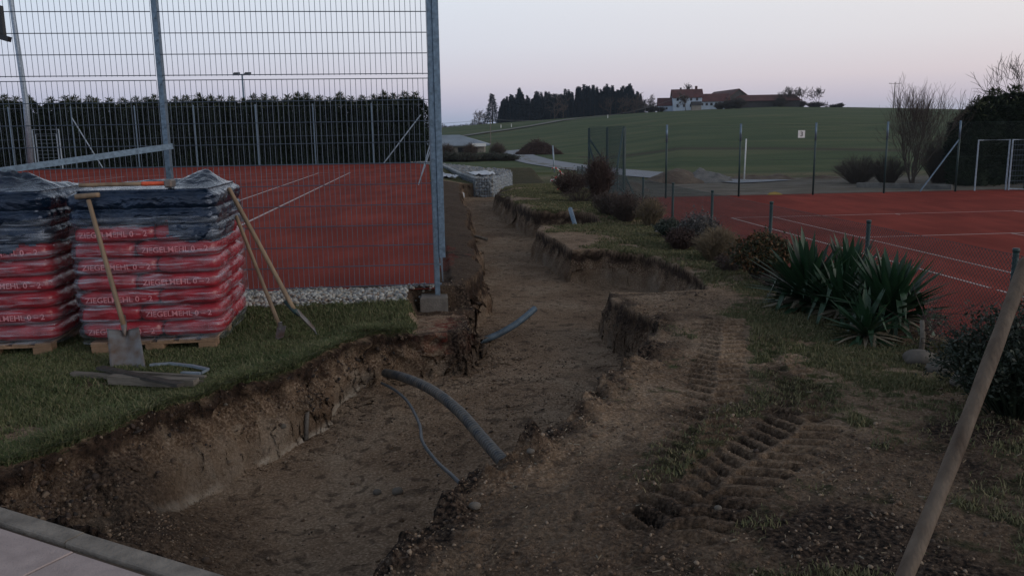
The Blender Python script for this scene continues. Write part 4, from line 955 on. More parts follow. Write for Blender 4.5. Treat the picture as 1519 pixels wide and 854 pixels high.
# gates at the right end
for nm, pa, pb, lab, leaf in (('gateway',1434,1479,'open grey door frame in front of the dark thuja at right','no'),('gate',1481,1524,'grey framed mesh gate leaf at the right edge','yes')):
    A_, B_ = BF(pa), BF(pb); y0 = -.12 if leaf == 'yes' else 0
    g_ = empty(nm, (A_.x,A_.y,-1), 0, lab, 'gate'); z1 = 1.18
    k = MB(); k.tube([(A_.x,A_.y+y0,-.98),(A_.x,A_.y+y0,z1),(B_.x,B_.y+y0,z1),(B_.x,B_.y+y0,-.98)]+([(A_.x,A_.y+y0,-.92)] if leaf == 'yes' else []), .038, 6)
    under(k.build('frame', M['lgalv']), g_)
    if leaf == 'yes':
        k = MB()
        for i in range(9): k.tube([(A_.x,A_.y+y0,-.8+i*.22),(B_.x,B_.y+y0,-.8+i*.22)], .008, 4)
        for i in range(12): q_ = A_.lerp(B_, i/11); k.tube([(q_.x,q_.y+y0,-.98),(q_.x,q_.y+y0,z1)], .004, 4)
        under(k.build('mesh_infill', M['wire']), g_)
        q_ = A_.lerp(B_, .9); k = MB(); k.box((q_.x,q_.y-.2,.1),(.2,.05,.05)); under(k.build('handle', M['lgalv']), g_)
a_, c_ = dp(1272,271,41), dp(1412,277,38.5); b_ = MB(); dd_ = c_-a_
b_.box(tuple((a_+c_)/2-Vector((0,0,.12))), (dd_.length,.3,.34), math.atan2(dd_.y,dd_.x)); tag(b_.build('concrete_beam', M['moundg']), 'long low grey concrete kerb beam beyond the back fence', 'kerb beam')
b_ = MB(); a_ = dp(1104,262,47); b_.tube([(a_.x,a_.y,a_.z-.5), tuple(dp(1107,206,47))], .04, 8); tag(b_.build('marker_pole', M['white'], None, True), 'plain white pole standing beyond the back fence', 'pole')
b_ = MB(); a_ = dp(827,256,60); b_.tube([(a_.x-.2,a_.y,-1.2), (dp(820,216,60).x,60,dp(820,216,60).z)], .05, 6); tag(b_.build('marker_pole', M['lgalv'], None, True), 'thin grey post standing beside the asphalt lane', 'pole')
# ------------------------------------------------------------------ earth mounds in the yard
def mound(px, py, y, w, d_, h, m, lab, seed, name='earth_mound'):
    c_ = dp(px, py, y); n = 44; g_ = np.linspace(-1,1,n); X_, Y_ = np.meshgrid(g_, g_, indexing='ij')
    r_ = np.sqrt(X_**2+Y_**2); H = h*np.clip(1-r_**1.6,0,1)*(1+.55*fbm(X_*2.3+seed,Y_*2.3,4,seed))+.06*h*fbm(X_*9,Y_*9,3,seed)
    V = np.stack([c_.x+X_*w, c_.y+Y_*d_, c_.z-.06+np.where(r_ < 1, H, -.1)], -1).reshape(-1,3)
    F = [(i*n+j,(i+1)*n+j,(i+1)*n+j+1,i*n+j+1) for i in range(n-1) for j in range(n-1)]
    return tag(MB().add(V,F).build(name, m, None, True), lab, 'mound')
mound(1008,268,47.5,2.1,1.8,.62,M['mound'],'brown heap of dug earth, highest of the heaps in the yard',3)
mound(1040,268,47.5,1.9,1.6,.6,M['moundg'],'grey rubble heap beside the highest brown earth heap',5)
mound(925,286,41,1.5,1.3,.62,M['mound'],'dark earth heap right of the netted corner frame',9)
mound(1125,270,49,3.0,1.8,.50,M['mound'],'flat brown earth ridge around the white pole',12)
mound(1225,268,49,2.6,1.2,.30,M['mound'],'low brown earth ridge right of the white pole',15)
b_ = MB(); c_ = gp(1151,289,-1.0); b_.hull([(c_.x+x_,c_.y+y_,c_.z+z_) for x_,y_,z_ in ((-.35,0,0),(.3,0,0),(-.3,.3,0),(.35,.2,0),(-.25,.1,.09),(0,.1,.13),(.2,.1,.07))]); tag(b_.build('plastic_bag', M['yellow']), 'crumpled yellow plastic bag lying behind the right court', 'bag')
# gabion wall
FP = [(-1.22,30.0),(-.66,29.75),(.02,33.6),(.0,36.5),(-2.0,41.5),(-4.9,50),(-5.9,49.5),(-3.45,44),(-1.95,34)]
gb_ = empty('gabion_wall', (-.8,30,-.45), 0, 'stone filled wire gabion wall bending round the far end of the trench', 'gabion wall')
zt_, zb_ = .24, -.60
core = MB(); n_ = len(FP); ins = .05
core.add([(x_,y_,zb_) for x_,y_ in FP]+[(x_,y_,zt_-.05) for x_,y_ in FP], [(i,(i+1)%n_,(i+1)%n_+n_,i+n_) for i in range(n_)]+[tuple(range(n_,2*n_))])
under(core.build('core_fill', M['moundg']), gb_)
P = []; rs = np.random.RandomState(8)
for i in range(n_):
    a = np.array(FP[i]); c = np.array(FP[(i+1)%n_]); L_ = np.linalg.norm(c-a); k = int(L_*(70 if i in (0,1,8) else 20))
    if i in (2,3,4,5): continue
    t_ = rs.uniform(0,1,k); q_ = a+(c-a)*t_[:,None]; P.append(np.column_stack([q_, rs.uniform(zb_,zt_-.02,k)]))
for _ in range(4200):
    y_ = rs.uniform(29.8,50); x_ = rs.uniform(-5.9,.1); 
    if sdf(np.array([x_]),np.array([y_]),np.array(FP))[0] > 0: P.append(np.array([[x_,y_,zt_-.05]]))
P = np.concatenate(P); under(scatter_stones('stones', P, rs.uniform(.045,.085,len(P)), M['gabstones'], 1, 1, .2, 4), gb_)
b_ = MB()
for i in (0,1,7,8):
    a = Vector((*FP[i],0)); c = Vector((*FP[(i+1)%n_],0)); out = (c-a).normalized(); out = Vector((out.y,-out.x,0))*.06
    for z in np.arange(zb_+.1,zt_+.05,.1): b_.tube([a+out+Vector((0,0,z)), c+out+Vector((0,0,z))], .004, 3, False)
    for k in range(int((c-a).length/.1)+1): q_ = a+(c-a)*(k*.1/(c-a).length)+out; b_.tube([q_+Vector((0,0,zb_)), q_+Vector((0,0,zt_+.02))], .004, 3, False)
under(b_.build('wire_cage', M['lgalv']), gb_)
def sheet(pts, z, h, m, lab, seed, name='geotextile_sheet'):
    V = []; n = 14; A_,B_,C_,D_ = [np.array(p) for p in pts]
    for i in range(n+1):
        for j in range(n+1):
            u, v = i/n, j/n; q_ = A_*(1-u)*(1-v)+B_*u*(1-v)+C_*u*v+D_*(1-u)*v
            V.append((q_[0], q_[1], z+h*abs(float(fbm(np.array(u*4+seed),np.array(v*4),3,seed)))))
    F = [(i*(n+1)+j,(i+1)*(n+1)+j,(i+1)*(n+1)+j+1,i*(n+1)+j+1) for i in range(n) for j in range(n)]
    o = MB().add(V,F).build(name, m, None, True); md = o.modifiers.new('t','SOLIDIFY'); md.thickness = .01
    return tag(o, lab, 'sheet')
sheet([(-1.35,31.2),(-.55,31.0),(-.75,33.6),(-1.75,33.6)], .26, .16, M['plastic_w'], 'crumpled pale fleece lying on the end of the gabion wall', 2)
sheet([(-2.75,32.2),(-1.95,31.6),(-2.2,32.8),(-3.1,34.6)], .12, .22, M['plastic_w'], 'white plastic sheet lying on the ground left of the gabion wall', 6, 'plastic_sheet')
b_ = MB(); q_ = gp(684,294,-.38); V_, F_ = ico(2); V_ = V_*np.array([.13,.1,.15])*(1+.2*rs.normal(size=(len(V_),1))*.4)+np.array(q_)+np.array([0,0,.1]); b_.add(V_, F_); tag(b_.build('white_bag', M['plastic_w']), 'small white crumpled bag on the trench floor before the far cut face', 'bag')
# ------------------------------------------------------------------ plants
def leafset(P, size, rs, up=0., aspect=.5, out=None, droop=0):
    """diamond leaves: returns vertices, faces"""
    n = len(P); d = rs.normal(size=(n,3)); d[:,2] = d[:,2]*.7+up
    if out is not None: d = d*.7+out
    d /= np.linalg.norm(d,axis=1)[:,None]+1e-9; s_ = rs.normal(size=(n,3)); s_ -= (s_*d).sum(1)[:,None]*d; s_ /= np.linalg.norm(s_,axis=1)[:,None]
    L_ = (np.asarray(size)*rs.uniform(.6,1.3,n))[:,None] if np.ndim(size) else (size*rs.uniform(.6,1.3,n))[:,None]
    V = np.stack([P, P+d*L_*.5+s_*L_*aspect*.5, P+d*L_, P+d*L_*.5-s_*L_*aspect*.5], 1).reshape(-1,3)
    return V, np.arange(n*4).reshape(-1,4)
def branches(rs, base, h, levels, nchild, spread, r0, up=.35, kink=.16, taper=.62, len0=.42, first=1, minr=.0):
    """recursive bare tree; returns list of (points, radii) and twig ends"""
    out = []; ends = []
    def grow(p, d, L_, r, lv):
        P = [p]; rr = [r]; k = 4 if lv < 3 else 3; q = p.copy(); dd = d.copy()
        for i in range(k):
            dd = dd+rs.normal(size=3)*kink; dd[2] += up*.25; dd /= np.linalg.norm(dd); q = q+dd*L_/k; P.append(q.copy()); rr.append(r*(1-(1-taper)*(i+1)/k))
        out.append((P, rr, lv)); 
        if lv >= levels: ends.append((q, dd)); return
        nc = nchild[min(lv, len(nchild)-1)]
        for c_ in range(nc):
            i = k if c_ == 0 else rs.randint(max(1, k-2 if lv else 1), k+1)
            nd = dd+rs.normal(size=3)*spread; nd[2] += up*.5; nd /= np.linalg.norm(nd)
            grow(P[i].copy(), nd, L_*rs.uniform(.6,.88), max(rr[i]*rs.uniform(.5,.8), minr), lv+1)
    for _ in range(first):
        d = np.array([0,0,1.])+rs.normal(size=3)*(spread*.55 if first > 1 else .04); grow(np.array(base, float)+(rs.normal(size=3)*[.05*h,.05*h,0]*.3 if first > 1 else 0), d/np.linalg.norm(d), h*len0, r0*(1 if first == 1 else rs.uniform(.5,1)), 0)
    return out, ends
def bare_tree(name, loc, h, seed, label, group=None, levels=5, nchild=(4,3,3,3,3), spread=.55, r0=None, first=1, m=None, cat='tree', len0=.30, up=.3, minr=.012):
    rs = np.random.RandomState(seed); r0 = r0 or h*.022
    br, ends = branches(rs, (0,0,-.1), h, levels, nchild, spread, r0, up=up, first=first, len0=len0, minr=minr)
    t_ = empty(name, loc, rs.uniform(0,6), label, cat, group); tb = MB(); cb = MB()
    for P, rr, lv in br: (tb if lv == 0 else cb).tube(P, rr, 6 if lv < 2 else 3, False)
    tb.build('trunk_core' if first == 1 else 'stems', m or M['bark'], t_, True); cb.build('crown', m or M['twig'], t_); return t_
def twig_bush(name, loc, w, h, n, m, seed, label, cat='bush', group=None, r=.004, leaf=None, leafn=0, leafs=.04, droop=.2, fork=2, shape=1.0, aspect=1):
    rs = np.random.RandomState(seed); t_ = empty(name, loc, 0, label, cat, group); b_ = MB(); ends = []
    for k in range(n):
        an = rs.uniform(0,6.283); rr = math.sqrt(rs.uniform(0,1)); tx, ty = math.cos(an)*rr*w/2, math.sin(an)*rr*w/2*aspect
        hh = h*(1-.45*rr**2*shape)*rs.uniform(.6,1.08); p0 = np.array([tx*.25+rs.normal()*.02*w, ty*.25, -.03]); p3 = np.array([tx,ty,hh])
        p1 = p0+(p3-p0)*.45+np.array([tx*.10,ty*.10,h*.10])+rs.normal(size=3)*.04*h
        b_.tube([p0, p1, p3], [r*1.6, r*1.2, r*.5], 3, False); ends += [p1, p3]
        for f in range(fork):
            u = rs.uniform(.3,.9); q0 = p1*(1-u)+p3*u; q1 = q0+rs.normal(size=3)*np.array([.10,.10,.07])*h+np.array([tx*.15,ty*.15,.12*h]); b_.tube([q0,q1],[r*.8,r*.35],3,False); ends.append(q1)
    b_.build('stems', m, t_)
    if leafn:
        E_ = np.array(ends); P = E_[rs.randint(0,len(E_),leafn)]+rs.normal(size=(leafn,3))*.035*h
        P[:,2] = np.maximum(P[:,2], .01); V, F = leafset(P, leafs, rs, .2); fast_mesh('leaves', V, F, leaf, False, t_)
    return t_
def on(px, py, y=None, dz=0):
    """point of the terrain seen at a measured pixel"""
    v = ray(px, py); v = v/v.y; yy = np.array([float(y)]) if y else np.arange(2.5, 60, .04)
    tz_ = terrain(v.x*yy, yy)[0]; hit = np.nonzero(CAMH+v.z*yy <= tz_)[0]; i = 0 if y else (hit[0] if len(hit) else len(yy)-1)
    return Vector((v.x*yy[i], yy[i], tz_[i]+dz))
# thuja hedge behind the left court
def thuja_variant(seed, h=4.2, w=1.15):
    rs = np.random.RandomState(seed); n = 11000
    z = h*rs.uniform(0,1,n)**.9; prof = np.where(z < h*.78, 1, np.clip((h*1.03-z)/(h*.25),0,1)**.7)
    an = rs.uniform(0,6.283,n); lump = 1+.28*fbm(an*1.5,z*1.6,3,seed); r = w*.62*prof*lump*rs.uniform(.82,1.08,n)
    P = np.stack([np.cos(an)*r, np.sin(an)*r, z],1); out = np.stack([np.cos(an)*.7,np.sin(an)*.7,np.full(n,.7)],1)
    V, F = leafset(P, .15, rs, .3, .3, out)
    k = 300; qz = rs.uniform(0,1,k); zt_ = h*(.88+.20*qz); sp_ = (1.1-qz)*w*.30; Pt = np.stack([rs.normal(0,1,k)*sp_,rs.normal(0,1,k)*sp_,zt_],1); V2, F2 = leafset(Pt, .24, rs, 1.2, .16)
    return V, F, V2, F2
tv_ = []
for s_ in range(4):
    V, F, V2, F2 = thuja_variant(100+s_)
    t_ = empty('thuja_tree', (0,0,0)); fo = fast_mesh('foliage', np.concatenate([V,V2]), np.concatenate([F,F2+len(V)]), [M['thuja'],M['thuja_tip']], False, t_); fo.data.polygons.foreach_set('material_index', np.concatenate([np.zeros(len(F),np.int32),np.ones(len(F2),np.int32)]))
    b_ = MB(); b_.tube([(0,0,0),(0,0,2.),(0,0,3.6)], [.50,.52,.12], 8); b_.build('trunk_core', M['thuja'], t_); tv_.append(t_)  # solid leaf-coloured core that blocks the view through the foliage
rs = np.random.RandomState(17); k = 0; nn = -38.
proto_used = set()
while nn < -.2:
    i = k % 4; t_ = tv_[i] if i not in proto_used else dup(tv_[i]); proto_used.add(i)
    p = AP(43.2+rs.normal()*.12, nn, .1); t_.location = p; t_.rotation_euler = (0,0,rs.uniform(0,6)); t_.scale = (1.3,1.15,rs.uniform(.85,.92))
    gap = abs(p.x/p.y*FPX+759.5-78) < 9
    if gap: t_.scale = (1,1,.74)
    tag(t_, 'dark columnar thuja in the unbroken hedge behind the left court', 'thuja', 'thujas forming the hedge behind the left court')
    nn += rs.uniform(.52,.74); k += 1
# big thuja clump at the right edge behind the gates
for j,(px,y_,sc,wd) in enumerate(((1440,41.5,.74,1.3),(1462,42.5,.83,1.5),(1492,43,.86,1.6),(1528,43.5,.90,1.8))):
    t_ = dup(tv_[j]); p = dp(px, 280, y_); t_.location = (p.x,p.y,-1.1); t_.scale = (wd*1.15,wd*1.15,sc*1.22); t_.rotation_euler = (0,0,j*1.3)
    tag(t_, ['leftmost and lowest dark thuja of the clump behind the right gates','dark thuja behind the open door frame at right','tall dark thuja between the two right gates','tallest dark thuja cut by the right frame edge'][j], 'thuja', 'thujas behind the right gates')
# bare shrubs and trees behind the right court
bare_tree('bare_tree', (dp(1352,272,42).x, 42, -1.05), 4.8, 5, 'many stemmed bare tree standing behind the brace of the tall back fence', None, 4, (5,4,3,3,3), .22, .045, 9, M['twig'], 'tree', .36, .35, .006)
twig_bush('bare_bush', (dp(1272,270,44).x,44,-1.05), 2.5, 1.4, 420, M['twig'], 21, 'round leafless bush left of the many stemmed bare tree', r=.008, fork=3)
twig_bush('bare_bush', (dp(1322,272,43).x,43.5,-1.05), 2.0, 1.5, 300, M['twig'], 22, 'small leafless bush at the foot of the many stemmed tree', r=.008, fork=3)
twig_bush('bare_bush', (dp(1392,272,43.5).x,43.5,-1.05), 2.0, 2.4, 380, M['twig_red'], 23, 'brownish leafless bush just left of the thuja clump', r=.008, fork=3)
bare_tree('bare_tree', (dp(1512,280,47).x, 47, -1.05), 7.4, 9, 'bare tree top rising above the thuja clump at the right edge', None, 5, (3,3,3,3), .5, .09, 1, M['bark'], 'tree', .33, .35, .012)
bare_tree('bare_tree', (dp(1412,280,48).x, 48, -1.05), 4.6, 12, 'thin bare sapling rising behind the last tall fence post', None, 3, (3,3,2), .25, .04, 2, M['twig'], 'tree', .4, .5, .008)
# planting bed between bank and low fence
def bed(fn, name, px, py, *a, **k):
    p = on(px, py); return fn(name, (p.x, p.y, p.z), *a, **k)
bed(twig_bush,'dry_bush',888,300,.62,1.05,420,M['twig_red'],31,'tall narrow reddish brown dry bush in front of the netted corner frame', r=.006, fork=4, leaf=M['twig_red'], leafn=1800, leafs=.035)
bed(twig_bush,'dry_bush',846,288,.95,.62,300,M['twig_red'],32,'low reddish twiggy bush left of the tall narrow one', r=.006, fork=3, leaf=M['twig'], leafn=900, leafs=.05)
bed(twig_bush,'dry_bush',928,328,.62,.50,480,M['twig'],33,'brown clipped leafless bush at the left of its pair', r=.004, fork=4, leaf=M['twig_red'], leafn=1800, leafs=.035)
bed(twig_bush,'dry_bush',965,336,.50,.52,480,M['straw'],34,'brown clipped leafless bush nearest the red court corner', r=.004, fork=4, leaf=M['twig'], leafn=900, leafs=.035)
bed(twig_bush,'dry_bush',905,318,.7,.45,300,M['twig'],35,'dull brown leafless bush behind the clipped pair', r=.005, fork=3, leaf=M['twig'], leafn=1500, leafs=.04)
bed(twig_bush,'green_bush',992,352,.46,.30,260,M['leaf_dark'],36,'small rounded grey green bush beside the pale stones', r=.004, fork=3, leaf=mat('sage_leaves',(.05,.065,.05),.8,0,.4,9), leafn=3000, leafs=.03)
bed(twig_bush,'red_bush',1010,370,.45,.30,300,M['twig_red'],37,'low reddish brown bush below the grey green one', r=.004, fork=3, leaf=M['twig_red'], leafn=3200, leafs=.03)
bed(twig_bush,'lavender_bush',1036,366,.60,.47,500,M['lav'],38,'grey spiky lavender bush in front of a low fence post', r=.004, fork=2, leaf=M['lav'], leafn=2500, leafs=.045)
bed(twig_bush,'dry_bush',1064,388,.60,.45,800,M['straw'],39,'straw coloured fan shaped bush below the lavender', r=.003, fork=3)
bed(twig_bush,'variegated_bush',1130,414,.56,.50,300,M['twig'],40,'dense bush with orange tinged green leaves left of the yucca', r=.004, fork=3, leaf=rnd_mat('variegated_leaves',[(.05,.06,.02),(.03,.04,.015),(.12,.075,.025),(.20,.09,.035),(.06,.05,.02)]), leafn=9000, leafs=.045)
bed(twig_bush,'green_bush',1508,612,.85,.62,380,M['leaf_dark'],41,'very dark low shrub at the right edge behind the wooden handle', r=.004, fork=3, leaf=M['leaf_dark'], leafn=9500, leafs=.03)
# filler low dark cover in the bed
for j,(px,py,w_,h_) in enumerate(((1085,402,.45,.22),(1010,345,.5,.2),(1152,428,.4,.16),(940,312,.8,.4),(860,300,.9,.4))):
    bed(twig_bush,'ground_shrub',px,py,w_,h_,120,M['twig'],50+j,'low twiggy brown growth between the bushes of the bed', 'bush','low growth in the planting bed', r=.003, fork=3, leaf=M['leaf_dark'] if j % 2 else M['twig_red'], leafn=500, leafs=.03)
# yuccas
def yucca(loc, n, L_, seed, label, spread=1.0, rs_h=0.0, dry=44):
    rs = np.random.RandomState(seed); t_ = empty('yucca', loc, 0, label, 'yucca', 'yuccas beside the right bank')
    G = [MB(), MB()]
    for k in range(n+dry):
        dr = k >= n; an = rs.uniform(0,6.283); f = rs.uniform(0,1)
        el = R(82-84*f**.85*spread) if not dr else R(rs.uniform(-4,14)); ln = L_*rs.uniform(.75,1.1)*(1-.15*(f > .8)) if not dr else L_*rs.uniform(.5,.8)
        d = np.array([math.cos(an)*math.cos(el), math.sin(an)*math.cos(el), math.sin(el)]); s_ = np.array([-math.sin(an), math.cos(an), 0]); s_ = s_*math.cos(rs.uniform(-.5,.5))+np.array([0,0,1])*rs.uniform(-.2,.2)
        up = np.cross(d, s_); wd = ln*.052*rs.uniform(.8,1.3); b0 = np.array([0,0,rs_h+.05*(1-f)]); V = []; m_ = 7
        sag = (.10 if not dr else .22)*(.4+f)*rs.uniform(.2,1.3); bent = rs.uniform() < .16
        for i in range(m_+1):
            u = i/m_; w_ = wd*(.55+1.3*u*(1-u)*1.6)*(1-u**5)*(1 if u < .98 else .05); p = b0+d*ln*u-np.array([0,0,1])*sag*ln*u*u
            if bent and u > .55: p = p-np.array([0,0,1])*ln*(u-.55)*1.1-d*ln*(u-.55)*.5
            V += [p-s_*w_+up*w_*.35, p, p+s_*w_+up*w_*.35]
        F = [(i*3+j, i*3+j+1, i*3+j+4, i*3+j+3) for i in range(m_) for j in range(2)]
        G[1 if dr else 0].add(np.array(V), F)
    G[0].build('leaves', M['yucca'], t_, True); G[1].build('dead_leaves', M['yucca_dry'], t_, True); return t_
p = on(1205,462); yucca(tuple(p+Vector((0,.15,0))), 190, .66, 1, 'left yucca rosette spreading long green leaves over the bank', 1.0, .05)
p = on(1278,470); yucca(tuple(p+Vector((0,.35,0))), 130, .56, 2, 'rear yucca with upright leaves and a faded grey centre', .75, .12, 34)
p = on(1325,492); yucca(tuple(p+Vector((0,.1,0))), 210, .62, 3, 'right yucca rosette, tallest leaves against the red court', .95, .08)
p = on(1252,478); yucca(tuple(p+Vector((0,.1,0))), 110, .52, 7, 'middle yucca squeezed between the left and right rosettes', .9, .06, 30)
p = on(1285,508); yucca(tuple(p+Vector((0,.02,0))), 60, .42, 4, 'small low yucca offshoot lying flat in front of the tall ones', 1.05, .02, 30)
# stump with tendrils, stones
p = on(1366,524); t_ = empty('dead_stem', tuple(p), 0, 'short grey dead stem with tangled tendrils right of the yuccas', 'stem')
MB().tube([(0,0,-.05),(.005,0,.12),(-.01,0,.25)], [.024,.02,.017], 8).build('stem', M['wood_grey'], t_, True)
rs = np.random.RandomState(6); b_ = MB()
for k in range(46):
    q0 = np.array([0,0,rs.uniform(0,.3)]); P = [q0]; d = rs.normal(size=3)*.5+np.array([.6,.2,.1])
    for i in range(4): P.append(P[-1]+d*.08); d = d+rs.normal(size=3)*.5
    b_.tube(P, [.004,.003,.003,.002,.0015], 3, False)
b_.build('tendrils', M['twig_red'], t_)
rs = np.random.RandomState(2)
def stone(px, py, r, lab, seed, dz=0, flat=.55):
    p = on(px, py); V_, F_ = ico(3); rs_ = np.random.RandomState(seed); V2 = V_*(1+.22*fbm(V_[:,0]*1.6+seed,V_[:,1]*1.6+V_[:,2],3,seed)[:,None])*np.array([1,.8,flat])*r
    V2 = V2+np.array([p.x,p.y+r*.6,p.z+r*flat*.35+dz]); return tag(MB().add(V2,F_).build('stone', M['stone'], None, True), lab, 'stone')
stone(1405,556,.12,'large flat grey stone right of the dead stem',1)
stone(1448,578,.13,'dark edging stone half hidden behind the wooden handle',2)
stone(1372,542,.12,'rounded stone at the foot of the dead stem',3)
stone(1003,356,.10,'pale flat stone between the brown and grey green bushes',4,0,.35)
stone(985,347,.15,'pale slab of stone beside the clipped brown bush',5,0,.3)
stone(1145,440,.045,'stone lying under the orange tinged bush',6)
for j,(px,py,r_,lab) in enumerate(((787,680,.022,'pale pebble on the bank just right of the thick pipe end'),(335,603,.02,'small stone at the trench floor left of the pipe'),(590,735,.04,'clay lump on the trench floor near the cable end'),(560,733,.03,'pale stone beside the clay lump on the trench floor'),(1065,755,.018,'pale stone in front of the tyre prints'),(704,757,.03,'reddish stone at the edge of the near bank'),(420,640,.03,'stone stuck near the foot of the left cut wall'))):
    p = on(px,py); V_,F_ = ico(2); V2 = V_*(1+.2*fbm(V_[:,0]*2+j,V_[:,1]*2+V_[:,2],2,j)[:,None])*np.array([1,.8,.7])*r_+np.array(p)+np.array([0,0,r_*.4]); tag(MB().add(V2,F_).build('stone', M['stone'], None, True), lab, 'stone')
# red and white marker bag at the bushes
c_ = dp(827,262,23.2); b_ = MB(); P = []
for i in range(46): u = i/45; P.append((c_.x+.22*math.sin(u*11)*(1-.3*u), c_.y+.05*math.cos(u*17), c_.z-.36+.62*u+.05*math.sin(u*23)))
Q = spline(P, 4); tp = empty('barrier_tape', tuple(c_), 0, 'tangled red and white barrier tape hanging in the low reddish bush', 'tape')
for c0, nm, mm in ((0,'red_sections',M['redp']),(1,'white_sections',M['white'])):
    k = MB()
    for i in range(c0*6, len(Q)-6, 12): k.tube(Q[i:i+7], .017, 5)
    under(k.build(nm, mm), tp)
# ------------------------------------------------------------------ far hut, poles, brush
def hp(px, y, dz=0):
    x = (px-759.5)/FPX*y*1.017; return Vector((x, y, gz(x, y) if y < 60 else float(hill(np.array([x]),np.array([float(y)]))[0])+dz))
def gable(w, d_, h, hr, wallm, roofm, t_, x0=0, y0=0, hip=0, over=.4, wins=(), z0=-1.0, along='x', ridge_shift=0):
    """house body with pitched roof; ridge along x"""
    b_ = MB(); x_, y_ = w/2, d_/2
    V = [(x0-x_,y0-y_,z0),(x0+x_,y0-y_,z0),(x0+x_,y0+y_,z0),(x0-x_,y0+y_,z0),(x0-x_,y0-y_,h),(x0+x_,y0-y_,h),(x0+x_,y0+y_,h),(x0-x_,y0+y_,h),(x0-x_+hip,y0,h+hr),(x0+x_-hip,y0,h+hr)]
    F = [(0,1,5,4),(2,3,7,6)]+([(1,2,6,9,5),(3,0,4,8,7)] if not hip else [(1,2,6,5),(3,0,4,7)])
    b_.add(V,F).build('wall', wallm, t_)
    r_ = MB(); ox, oy = x_+over, y_+over; dz = over*hr/y_; T_ = .18
    a = [(x0-ox,y0-oy,h-dz+.1),(x0+ox,y0-oy,h-dz+.1),(x0+ox-hip,y0,h+hr+.12),(x0-ox+hip,y0,h+hr+.12),(x0-ox,y0+oy,h-dz+.1),(x0+ox,y0+oy,h-dz+.1)]
    lo = [(p[0],p[1],p[2]-T_) for p in a]; k = 6
    F = [(0,1,2,3),(3,2,5,4),(k,k+3,k+2,k+1),(k+3,k+4,k+5,k+2),(0,k,k+1,1),(4,5,k+5,k+4),(1,k+1,k+2,2),(2,k+2,k+5,5),(0,3,k+3,k),(3,4,k+4,k+3)]
    if hip: F += [(1,5,2),(0,3,4)]
    ro = r_.add(a+lo,F).build('roof', roofm, t_)
    for (wx,wz,ww,wh) in wins:
        k_ = MB(); k_.box((x0+wx,y0-y_-.03,wz),(ww,.1,wh)); k_.build('window', M['glass'], t_)
    return ro
p = hp(700,140); hut = empty('low_house', (-10.9,140,-1.6), 0, 'low flat hip roofed house partly hidden behind the fence post', 'house')
gable(13.5,9,1.95,1.3,M['dirty_plaster'],M['roofg'],hut,0,0,5,.9,((3.2,.9,1.2,.9),(0.6,.9,1.2,.9),(-3,.9,1.3,.9)))
b_ = MB(); b_.box((6.0,-5.3,1.75),(2.2,.5,.5)); b_.build('gutter_box', M['white'], hut)
b_ = MB(); b_.box((5.2,-4.56,.4),(1.,.12,2.0)); b_.build('door', M['darkwood'], hut)
for j,(px,y_,w_,h_) in enumerate(((655,92,3.4,1.0),(676,90,3.6,1.15),(697,89,3.2,.95),(716,91,3.2,.9),(735,92,3.4,1.0),(755,90,2.6,.8),(702,96,1.6,2.0),(668,97,2,2.0),(742,98,2.0,2.0))):
    p = hp(px,y_); twig_bush('hedge_bush', (p.x,p.y,p.z-.1), w_, h_, 420, M['twig'], 60+j, 'bushy dark growth screening the low house' if j < 6 else 'taller thin bare shrub in front of the low house', 'bush', 'bushes in front of the low house' if j < 6 else 'thin shrubs in front of the low house', r=.014, fork=3, leaf=M['leaf_dark'], leafn=1500 if j < 6 else 0, leafs=.15)
def brush(px, y_, w_, h_, n, seed, lab):
    rs = np.random.RandomState(seed); p = hp(px,y_); b_ = MB()
    for k in range(n):
        an = rs.uniform(0,6.28); rr = rs.uniform(0,1)**.6; x_ = math.cos(an)*rr*w_/2; yy = math.sin(an)*rr*1.6; z_ = h_*(1-rr**1.8)*rs.uniform(.2,1.0)*(1 if x_ < 0 else .85)
        d = rs.normal(size=3)*np.array([1,1,.35]); d /= np.linalg.norm(d); L_ = rs.uniform(.4,1.1)
        b_.tube([(p.x+x_-d[0]*L_/2,p.y+yy-d[1]*L_/2,p.z+z_-d[2]*L_/2),(p.x+x_+d[0]*L_/2,p.y+yy+d[1]*L_/2,p.z+z_+d[2]*L_/2)],[.035,.015],3)
    return tag(b_.build('brushwood_pile', M['twig_red']), lab, 'brushwood')
brush(801,112,6.0,2.0,2600,5,'dark heap of cut brushwood behind the asphalt lane')
def pole(px, pytop, y_, lab, r=.11, arm=0, name='utility_pole', m=None):
    p = hp(px,y_); top = dp(px,pytop,y_); t_ = empty(name, (top.x,y_,p.z), 0, lab, 'pole'); H = top.z-p.z
    MB().tube([(0,0,-.5),(0,0,H)],[r*1.2,r*.8],7).build('shaft', m or M['wood_grey'], t_)
    if arm:
        b_ = MB(); b_.box((0,0,H-.5),(arm,.12,.14)); b_.build('crossarm', M['wood_grey'], t_)
        b_ = MB()
        for x_ in (-arm*.42,0,arm*.42): b_.tube([(x_,0,H-.45),(x_,0,H-.15)],.05,5)
        b_.build('insulator', M['glass'], t_)
    return Vector((top.x,y_,top.z-.2))
A_ = pole(727,176,175,'grey utility pole on the meadow below the lone spruce')
B_ = pole(1328,122,300,'wooden utility pole with crossarm on the hill crest behind the bare tree',.18,4.4)
C_ = pole(940,166,330,'distant utility pole at the right end of the dark wood',.12)
def cable(a, b2, sag, r, lab):
    P = [a.lerp(b2,u/20)-Vector((0,0,sag*4*(u/20)*(1-u/20))) for u in range(21)]
    tag(MB().tube(P, r, 3, False).build('power_line', M['cable']), lab, 'cable')
cable(A_, hp(1010,290)+Vector((0,0,5.5)), 3.0, .035, 'overhead wire strung from the utility pole to the farm')
cable(A_, Vector((-60,165,7.5)), 2.0, .03, 'overhead wire running left from the utility pole')
